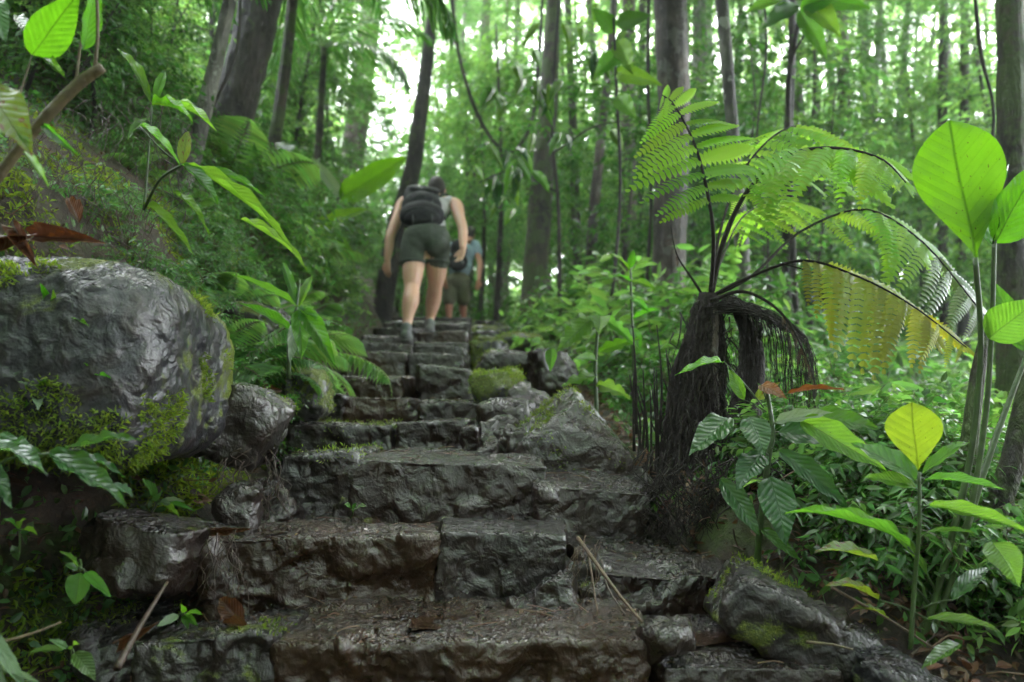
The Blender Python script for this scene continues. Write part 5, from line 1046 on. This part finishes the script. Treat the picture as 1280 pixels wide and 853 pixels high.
# ------------------------------------------------------------------ people
def icos(c, r, R=None, n=14, m=10):
    th = np.linspace(0, 2 * np.pi, n, endpoint=False); ph = np.linspace(0, np.pi, m)
    V = np.array([[math.sin(b) * math.cos(a), math.sin(b) * math.sin(a), math.cos(b)] for b in ph for a in th]) * np.array(r)
    if R is not None: V = V @ np.array(R).T
    V = V + np.array(tuple(c)); i = np.arange(m - 1)[:, None] * n; j = np.arange(n)[None]; j2 = (j + 1) % n
    return V, np.stack([i + j, i + n + j, i + n + j2, i + j2], -1).reshape(-1, 4)
def blob(name, parts, vox, mat, parent, smooth=3, mats=None):
    mb = MB()
    for p_ in parts:
        if p_[0] == 'c':
            pts, rad = p_[1], p_[2]; n = max(8, 6 * len(pts)); q = smooth_pts(pts, n); rr = np.interp(np.linspace(0, 1, n), np.linspace(0, 1, len(rad)), rad)
            mb.tube(q, rr, 14, 0, 0, p_[3] if len(p_) > 3 else 1)
            for e, r in ((q[0], rr[0]), (q[-1], rr[-1])): mb.add(*icos(e, (r, r, r)))
        else: mb.add(*icos(p_[1], p_[2], p_[3] if len(p_) > 3 else None))
    me = mb.mesh(name, mat); o = link(name, me); md = o.modifiers.new('r', 'REMESH'); md.mode = 'VOXEL'; md.voxel_size = vox; md.use_smooth_shade = True
    sm = o.modifiers.new('s', 'SMOOTH'); sm.iterations = smooth; sm.factor = .5
    dg = bpy.context.evaluated_depsgraph_get(); dg.update(); new = bpy.data.meshes.new_from_object(o.evaluated_get(dg)); bpy.data.objects.remove(o)
    new.name = name; new.materials.clear(); new.materials.append(mat)
    o = link(name, new); 
    if parent is not None: o.parent = parent
    return o
def cloth_mat(name, c, sc=500): 
    b = N(name); co = b.n('TexCoord').outputs['Object']; a = b.noise(co, sc, 2); w_ = b.noise(co, 14, 4, .6)
    col = b.mix(b.math('MULTIPLY', a, .5), c, tuple(x * .6 for x in c)); p = b.n('BsdfPrincipled', i_Base_Color=col, i_Roughness=.85, i_Normal=b.bump(w_, .6, .03)); return b.done(p.outputs[0])
def skin_mat(name, c):
    b = N(name); co = b.n('TexCoord').outputs['Object']; a = b.noise(co, 12, 3); col = b.mix(a, c, (c[0] * .85, c[1] * .68, c[2] * .62))
    p = b.n('BsdfPrincipled', i_Base_Color=col, i_Roughness=.42); p.inputs['Subsurface Weight'].default_value = .08; p.inputs['Subsurface Scale'].default_value = .01; return b.done(p.outputs[0])
M['skin'] = skin_mat('light_skin', (.64, .40, .30)); M['skin2'] = skin_mat('tanned_skin', (.52, .26, .17)); M['olive'] = cloth_mat('olive_shorts', (.06, .072, .056)); M['khaki'] = cloth_mat('khaki_shorts', (.16, .16, .10))
M['greyshirt'] = cloth_mat('grey_shirt', (.5, .49, .5)); M['blueshirt'] = cloth_mat('pale_blue_shirt', (.26, .36, .42)); M['pack'] = cloth_mat('black_pack_cloth', (.013, .014, .017)); M['packgrey'] = cloth_mat('grey_strap', (.06, .06, .065))
M['hair'] = plain_mat('dark_brown_hair', (.022, .014, .010), .5, .5, 80, .8); M['shoe'] = cloth_mat('grey_trail_shoe', (.15, .15, .15)); M['sole'] = plain_mat('shoe_sole', (.10, .095, .09), .7, .3, 30); M['sock'] = cloth_mat('dark_sock', (.03, .03, .035))
def hand(parts, wrist, dirv, palmn, s, side):
    """palm, four bent fingers and a thumb added as capsules"""
    d = dirv.normalized(); n = palmn.normalized(); sdv = d.cross(n).normalized() * side; w0 = wrist
    parts.append(('e', w0 + d * .045 * s, (.040 * s, .048 * s, .017 * s), Matrix((sdv, d, n)).transposed()))
    for k, (off, L) in enumerate([(-.030, .066), (-.010, .076), (.010, .072), (.029, .056)]):
        b = w0 + d * .082 * s + sdv * off * s; c = b + (d + n * .25).normalized() * L * .5 * s; e = c + (d * .75 + n * .66).normalized() * L * .5 * s
        parts.append(('c', [b - d * .02 * s, b, c, e], [.0095 * s, .0095 * s, .0085 * s, .007 * s]))
    b = w0 + d * .03 * s - sdv * .030 * s; c = b + (d * .7 - sdv * .7 + n * .2).normalized() * .036 * s; e = c + (d + n * .3 - sdv * .1).normalized() * .030 * s
    parts.append(('c', [b, c, e], [.014 * s, .011 * s, .009 * s]))
def person1():
    t = thing('person', 'hiker bending forward up the stairs in olive shorts, grey top and black backpack', 'person', None, P(526, 424, 6.4)); t.location.z -= .0
    r = Vector(t.location); D = 6.6; p = lambda x, y, d=D: P(x, y, d) - r; w_ = lambda px: mtr(px, D) / 2
    parts = []
    # legs, low to high; left foot on the lower stone, right foot one step on
    footL, footR = p(508.5, 415, 6.30), p(537.5, 409, 6.80)
    parts += [('c', [footL, p(509.5, 402, 6.34), p(511, 388, 6.36), p(513.5, 376, 6.38), p(515, 360, 6.48), p(516, 343, 6.52), p(518, 322, 6.60), p(521, 304, 6.62)], [.038, .040, .060, .073, .066, .090, .106, .108])]
    parts += [('c', [footR, p(538, 398, 6.84), p(540, 386, 6.84), p(542, 374, 6.82), p(544, 358, 6.74), p(545.5, 342, 6.70), p(546, 322, 6.66), p(545, 304, 6.62)], [.038, .040, .060, .073, .066, .090, .106, .108])]
    hip = p(533, 302, 6.64); chest = p(536, 262, 6.98); neck = p(541, 245, 7.10)
    tr = (chest - hip).normalized(); R = Matrix((Vector((1, 0, 0)), tr.cross(Vector((1, 0, 0))).normalized() * -1, tr)).transposed()
    parts += [('e', hip, (.19, .13, .15), R), ('e', (hip + chest) / 2, (.155, .11, .22), R), ('e', chest, (.19, .12, .17), R), ('c', [chest, neck, p(545, 240, 7.14)], [.08, .055, .052])]
    head = p(546, 237, 7.20); parts += [('e', head, (.076, .095, .115)), ('e', head + Vector((0, .085, -.03)), (.018, .03, .022)), ('e', head + Vector((-.078, .01, -.01)), (.012, .022, .03)), ('e', head + Vector((.078, .01, -.01)), (.012, .022, .03)), ('e', head + Vector((0, .06, -.075)), (.04, .04, .04))]
    # arms
    sL, eL, wL = p(504, 255, 7.0), p(488.5, 294, 6.75), p(484.5, 325, 6.7); sR, eR, wR = p(570, 257, 7.0), p(578.5, 286, 6.75), p(579, 310, 6.55)
    parts += [('c', [p(516, 252, 7.03), sL, (sL + eL) / 2, eL, (eL + wL) / 2, wL], [.066, .064, .052, .045, .042, .030]), ('c', [p(558, 254, 7.03), sR, (sR + eR) / 2, eR, (eR + wR) / 2, wR], [.066, .064, .052, .045, .042, .030])]
    hand(parts, wL, Vector((-.01, -.1, -1)), Vector((.6, .8, 0)), 1.05, 1); hand(parts, wR, Vector((-.22, -.25, -1)), Vector((-.5, -.7, .1)), 1.05, -1)
    blob('body', parts, .0085, M['skin'], t, 2)
    blob('shorts', [('c', [p(515.5, 327.5, 6.58), p(517, 310, 6.61), p(520, 298, 6.62)], [.112, .118, .12]), ('c', [p(546.8, 328, 6.67), p(547, 310, 6.64), p(546, 298, 6.62)], [.104, .116, .12]), ('e', hip + Vector((0, -.01, .02)), (.215, .155, .155), R), ('e', p(521, 306, 6.57), (.105, .09, .11)), ('e', p(545, 306, 6.57), (.105, .09, .11))], .012, M['olive'], t, 2)
    for xx, yy, dd in ((515.6, 329, 6.58), (546.8, 329.5, 6.67)): MB().tube([p(xx, yy - 3, dd), p(xx, yy + 1.5, dd)], [.120 if xx < 530 else .112] * 2, 20).obj('hem', M['olive'], t)
    blob('shirt', [('e', (hip + chest) / 2 - tr * .02, (.172, .128, .235), R), ('e', chest, (.200, .135, .185), R), ('e', p(514, 253, 7.03), (.07, .07, .06)), ('e', p(561, 255, 7.03), (.085, .08, .075)), ('e', p(540, 250, 7.06), (.10, .08, .06))], .012, M['greyshirt'], t, 3)
    blob('hair', [('e', head + Vector((0, -.02, .015)), (.088, .100, .115)), ('e', head + Vector((0, -.07, -.02)), (.06, .045, .06))], .011, M['hair'], t, 2)
    for f, nm in ((footL, 0), (footR, 1)):
        sh = blob('shoe', [('c', [f + Vector((0, -.05, -.035)), f + Vector((0, .05, -.045)), f + Vector((0, .15, -.055))], [.046, .047, .036]), ('c', [f + Vector((0, -.03, -.03)), f + Vector((0, -.02, .03))], [.045, .050])], .009, M['shoe'], t, 2)
        so_ = MB(); q = smooth_pts([f + Vector((0, -.09, -.082)), f + Vector((0, .05, -.086)), f + Vector((0, .185, -.088))], 10); so_.tube(q, [.035, .044, .046, .044, .044, .046, .05, .048, .04, .02], 12, 0, 0, .35).obj('sole', M['sole'], sh)
        MB().tube([f + Vector((0, -.012, .0)), f + Vector((0, -.010, .052))], [.046, .044], 14).obj('sock', M['sock'], t)
    # backpack: a thing of its own
    b = thing('backpack', 'rounded black backpack on the first hiker', 'backpack', None, p(528.5, 262, 6.78) + r); br = Vector(b.location); q = lambda x, y, d: P(x, y, d) - br
    up = tr; c = q(528.5, 264, 6.74)
    R2 = Matrix((Vector((1, 0, 0)), up.cross(Vector((1, 0, 0))).normalized() * -1, up)).transposed()
    blob('bag', [('e', q(527, 270, 6.70), (.205, .15, .135)), ('e', q(527, 258, 6.80), (.19, .15, .14)), ('e', q(528, 247, 6.9), (.165, .13, .11)), ('e', q(514, 270, 6.70), (.11, .13, .11)), ('e', q(541, 270, 6.70), (.11, .13, .11))], .011, M['pack'], b, 3)
    lid = blob('lid', [('e', q(523, 240, 6.86), (.12, .10, .045), Matrix.Rotation(.3, 3, 'Y')), ('e', q(535, 240, 6.86), (.12, .10, .042)), ('c', [q(509, 247, 6.8), q(513, 239, 6.84), q(519, 236, 6.86)], [.04, .045, .04])], .010, M['packgrey'], b, 2)
    blob('pocket', [('e', q(528, 272, 6.58), (.15, .06, .085)), ('c', [q(512, 274, 6.60), q(528, 277, 6.57), q(544, 273, 6.60)], [.05, .055, .05])], .010, M['pack'], b, 2)
    z = [q(508, 264, 6.575), q(518, 260, 6.555), q(530, 259, 6.545), q(541, 262, 6.56), q(548, 268, 6.575)]; MB().tube(smooth_pts(z, 20), .006, 6).obj('zipper', M['packgrey'], b)
    MB().add(*icos(q(524, 258, 6.62), (.011, .004, .008))).obj('badge', M['greyshirt'], b)
    for xx in (516, 540): MB().tube(smooth_pts([q(xx, 238, 6.84), q(xx + .5, 250, 6.70), q(xx, 262, 6.57), q(xx, 276, 6.52), q(xx, 284, 6.60)], 14), .007, 6, 0, 0, .5).obj('webbing', M['packgrey'], b)
    for s_, pts in ((0, [q(513, 243, 6.95), q(508, 240, 7.05), q(503, 252, 7.08), q(503, 268, 7.0), q(509, 279, 6.8)]), (1, [q(549, 246, 6.95), q(557, 243, 7.08), q(562, 254, 7.1), q(559, 270, 6.98), q(550, 281, 6.8)])):
        MB().tube(smooth_pts(pts, 22), .024, 8, 0, 0, .4).obj('strap', M['pack'], b)
    MB().tube(smooth_pts([q(505, 283, 6.66), q(528, 287, 6.56), q(556, 284, 6.66)], 16), .012, 8).obj('waist_belt', M['pack'], b)
person1()
def person2():
    D = 11.6; t = thing('person', 'farther hiker in pale blue shirt and khaki shorts beyond the crest', 'person', None, P(574, 408, D)); r = Vector(t.location); p = lambda x, y, d=D: P(x, y, d) - r
    gr = gz(P(574, 400, D).x, D) - r.z
    fL, fR = Vector((p(562, 400).x, p(562, 400).y, gr + .09)), Vector((p(580, 400, 11.8).x, p(580, 400, 11.8).y, gr + .09))
    hip = p(572, 352); chest = p(579, 318, 11.8); tr = (chest - hip).normalized(); R = Matrix((Vector((1, 0, 0)), tr.cross(Vector((1, 0, 0))).normalized() * -1, tr)).transposed(); head = p(586.5, 293, 12.0)
    parts = [('c', [fL, p(561.5, 396), p(561.5, 385), p(562, 374), p(564, 358)], [.04, .045, .062, .066, .10]), ('c', [fR, p(579.5, 396, 11.75), p(579, 385, 11.72), p(579, 374, 11.65), p(578, 358)], [.04, .045, .062, .066, .10]),
             ('e', hip, (.18, .12, .15), R), ('e', (hip + chest) / 2, (.16, .11, .25), R), ('e', chest, (.2, .12, .18), R), ('c', [chest, p(585, 300, 11.95), head], [.08, .06, .06]),
             ('e', head, (.078, .098, .118)), ('e', head + Vector((0, .09, -.03)), (.018, .03, .02)), ('e', head + Vector((.08, .01, -.01)), (.012, .02, .03)), ('e', head + Vector((-.08, .01, -.01)), (.012, .02, .03)), ('e', head + Vector((0, .06, -.08)), (.04, .04, .04))]
    a = [p(594, 307, 11.85), p(600, 330, 11.7), p(598.5, 350, 11.5)]; parts += [('c', [a[0], (a[0] + a[1]) / 2, a[1], (a[1] + a[2]) / 2, a[2]], [.062, .05, .042, .038, .028])]
    l = [p(562, 309, 11.85), p(555, 330, 11.7), p(556, 349, 11.5)]; parts += [('c', [l[0], (l[0] + l[1]) / 2, l[1], (l[1] + l[2]) / 2, l[2]], [.062, .05, .042, .038, .028])]
    hand(parts, a[2], Vector((-.1, -.1, -1)), Vector((-.6, .8, 0)), 1.1, -1); hand(parts, l[2], Vector((.1, -.1, -1)), Vector((.6, .8, 0)), 1.1, 1)
    blob('body', parts, .010, M['skin2'], t, 2)
    blob('shorts', [('c', [p(562, 374.5), p(564, 358)], [.105, .12]), ('c', [p(579.5, 374.5, 11.65), p(578, 358)], [.105, .12]), ('e', hip + Vector((0, 0, .0)), (.205, .15, .15), R)], .014, M['khaki'], t, 2)
    blob('shirt', [('e', (hip + chest) / 2 + tr * .02, (.185, .135, .26), R), ('e', chest, (.215, .14, .19), R), ('c', [a[0], p(597.5, 317, 11.8)], [.085, .075]), ('c', [l[0], p(558.5, 317, 11.8)], [.085, .075])], .014, M['blueshirt'], t, 2)
    blob('hair', [('e', head + Vector((0, -.02, .02)), (.09, .10, .118))], .014, M['hair'], t, 2)
    for f in (fL, fR): blob('shoe', [('c', [f + Vector((0, -.05, -.04)), f + Vector((0, .05, -.045)), f + Vector((0, .15, -.055))], [.046, .047, .036]), ('c', [f, f + Vector((0, 0, .04))], [.048, .05])], .012, M['shoe'], t, 2)
    b = thing('backpack', 'dark backpack on the farther hiker', 'backpack', None, p(573, 320, 11.55) + r); br = Vector(b.location); q = lambda x, y, d: P(x, y, d) - br
    blob('bag', [('e', q(572.5, 327, 11.5), (.155, .12, .15)), ('e', q(573.5, 312, 11.6), (.14, .11, .16))], .014, M['pack'], b, 3)
    blob('pocket', [('e', q(572.5, 330, 11.38), (.11, .05, .09))], .014, M['packgrey'], b, 2)
    for s_ in (-1, 1): MB().tube(smooth_pts([q(578 + 8 * s_, 303, 11.7), q(579 + 12 * s_, 302, 11.9), q(578 + 13 * s_, 318, 11.9), q(573 + 11 * s_, 334, 11.6)], 16), .022, 8, 0, 0, .4).obj('strap', M['pack'], b)
person2()
# ------------------------------------------------------------------ forest air
def haze():
    x0, x1, y0, y1, z0, z1 = -112, 112, -5, 152, -8, 60
    V = [(x, y, z) for x in (x0, x1) for y in (y0, y1) for z in (z0, z1)]
    Q = np.array([(0, 1, 3, 2), (4, 6, 7, 5), (0, 4, 5, 1), (2, 3, 7, 6), (0, 2, 6, 4), (1, 5, 7, 3)])
    m = bpy.data.materials.new('haze'); m.use_nodes = True; t = m.node_tree; t.nodes.clear(); o = t.nodes.new('ShaderNodeOutputMaterial'); v = t.nodes.new('ShaderNodeVolumePrincipled')
    v.inputs['Color'].default_value = (.93, 1, .95, 1); v.inputs['Density'].default_value = HAZE; v.inputs['Anisotropy'].default_value = .3; t.links.new(v.outputs[0], o.inputs['Volume'])
    tag(link('haze', mesh('haze', V, Q, m, False)), 'thin pale mist between the trees', kind='stuff')
haze()
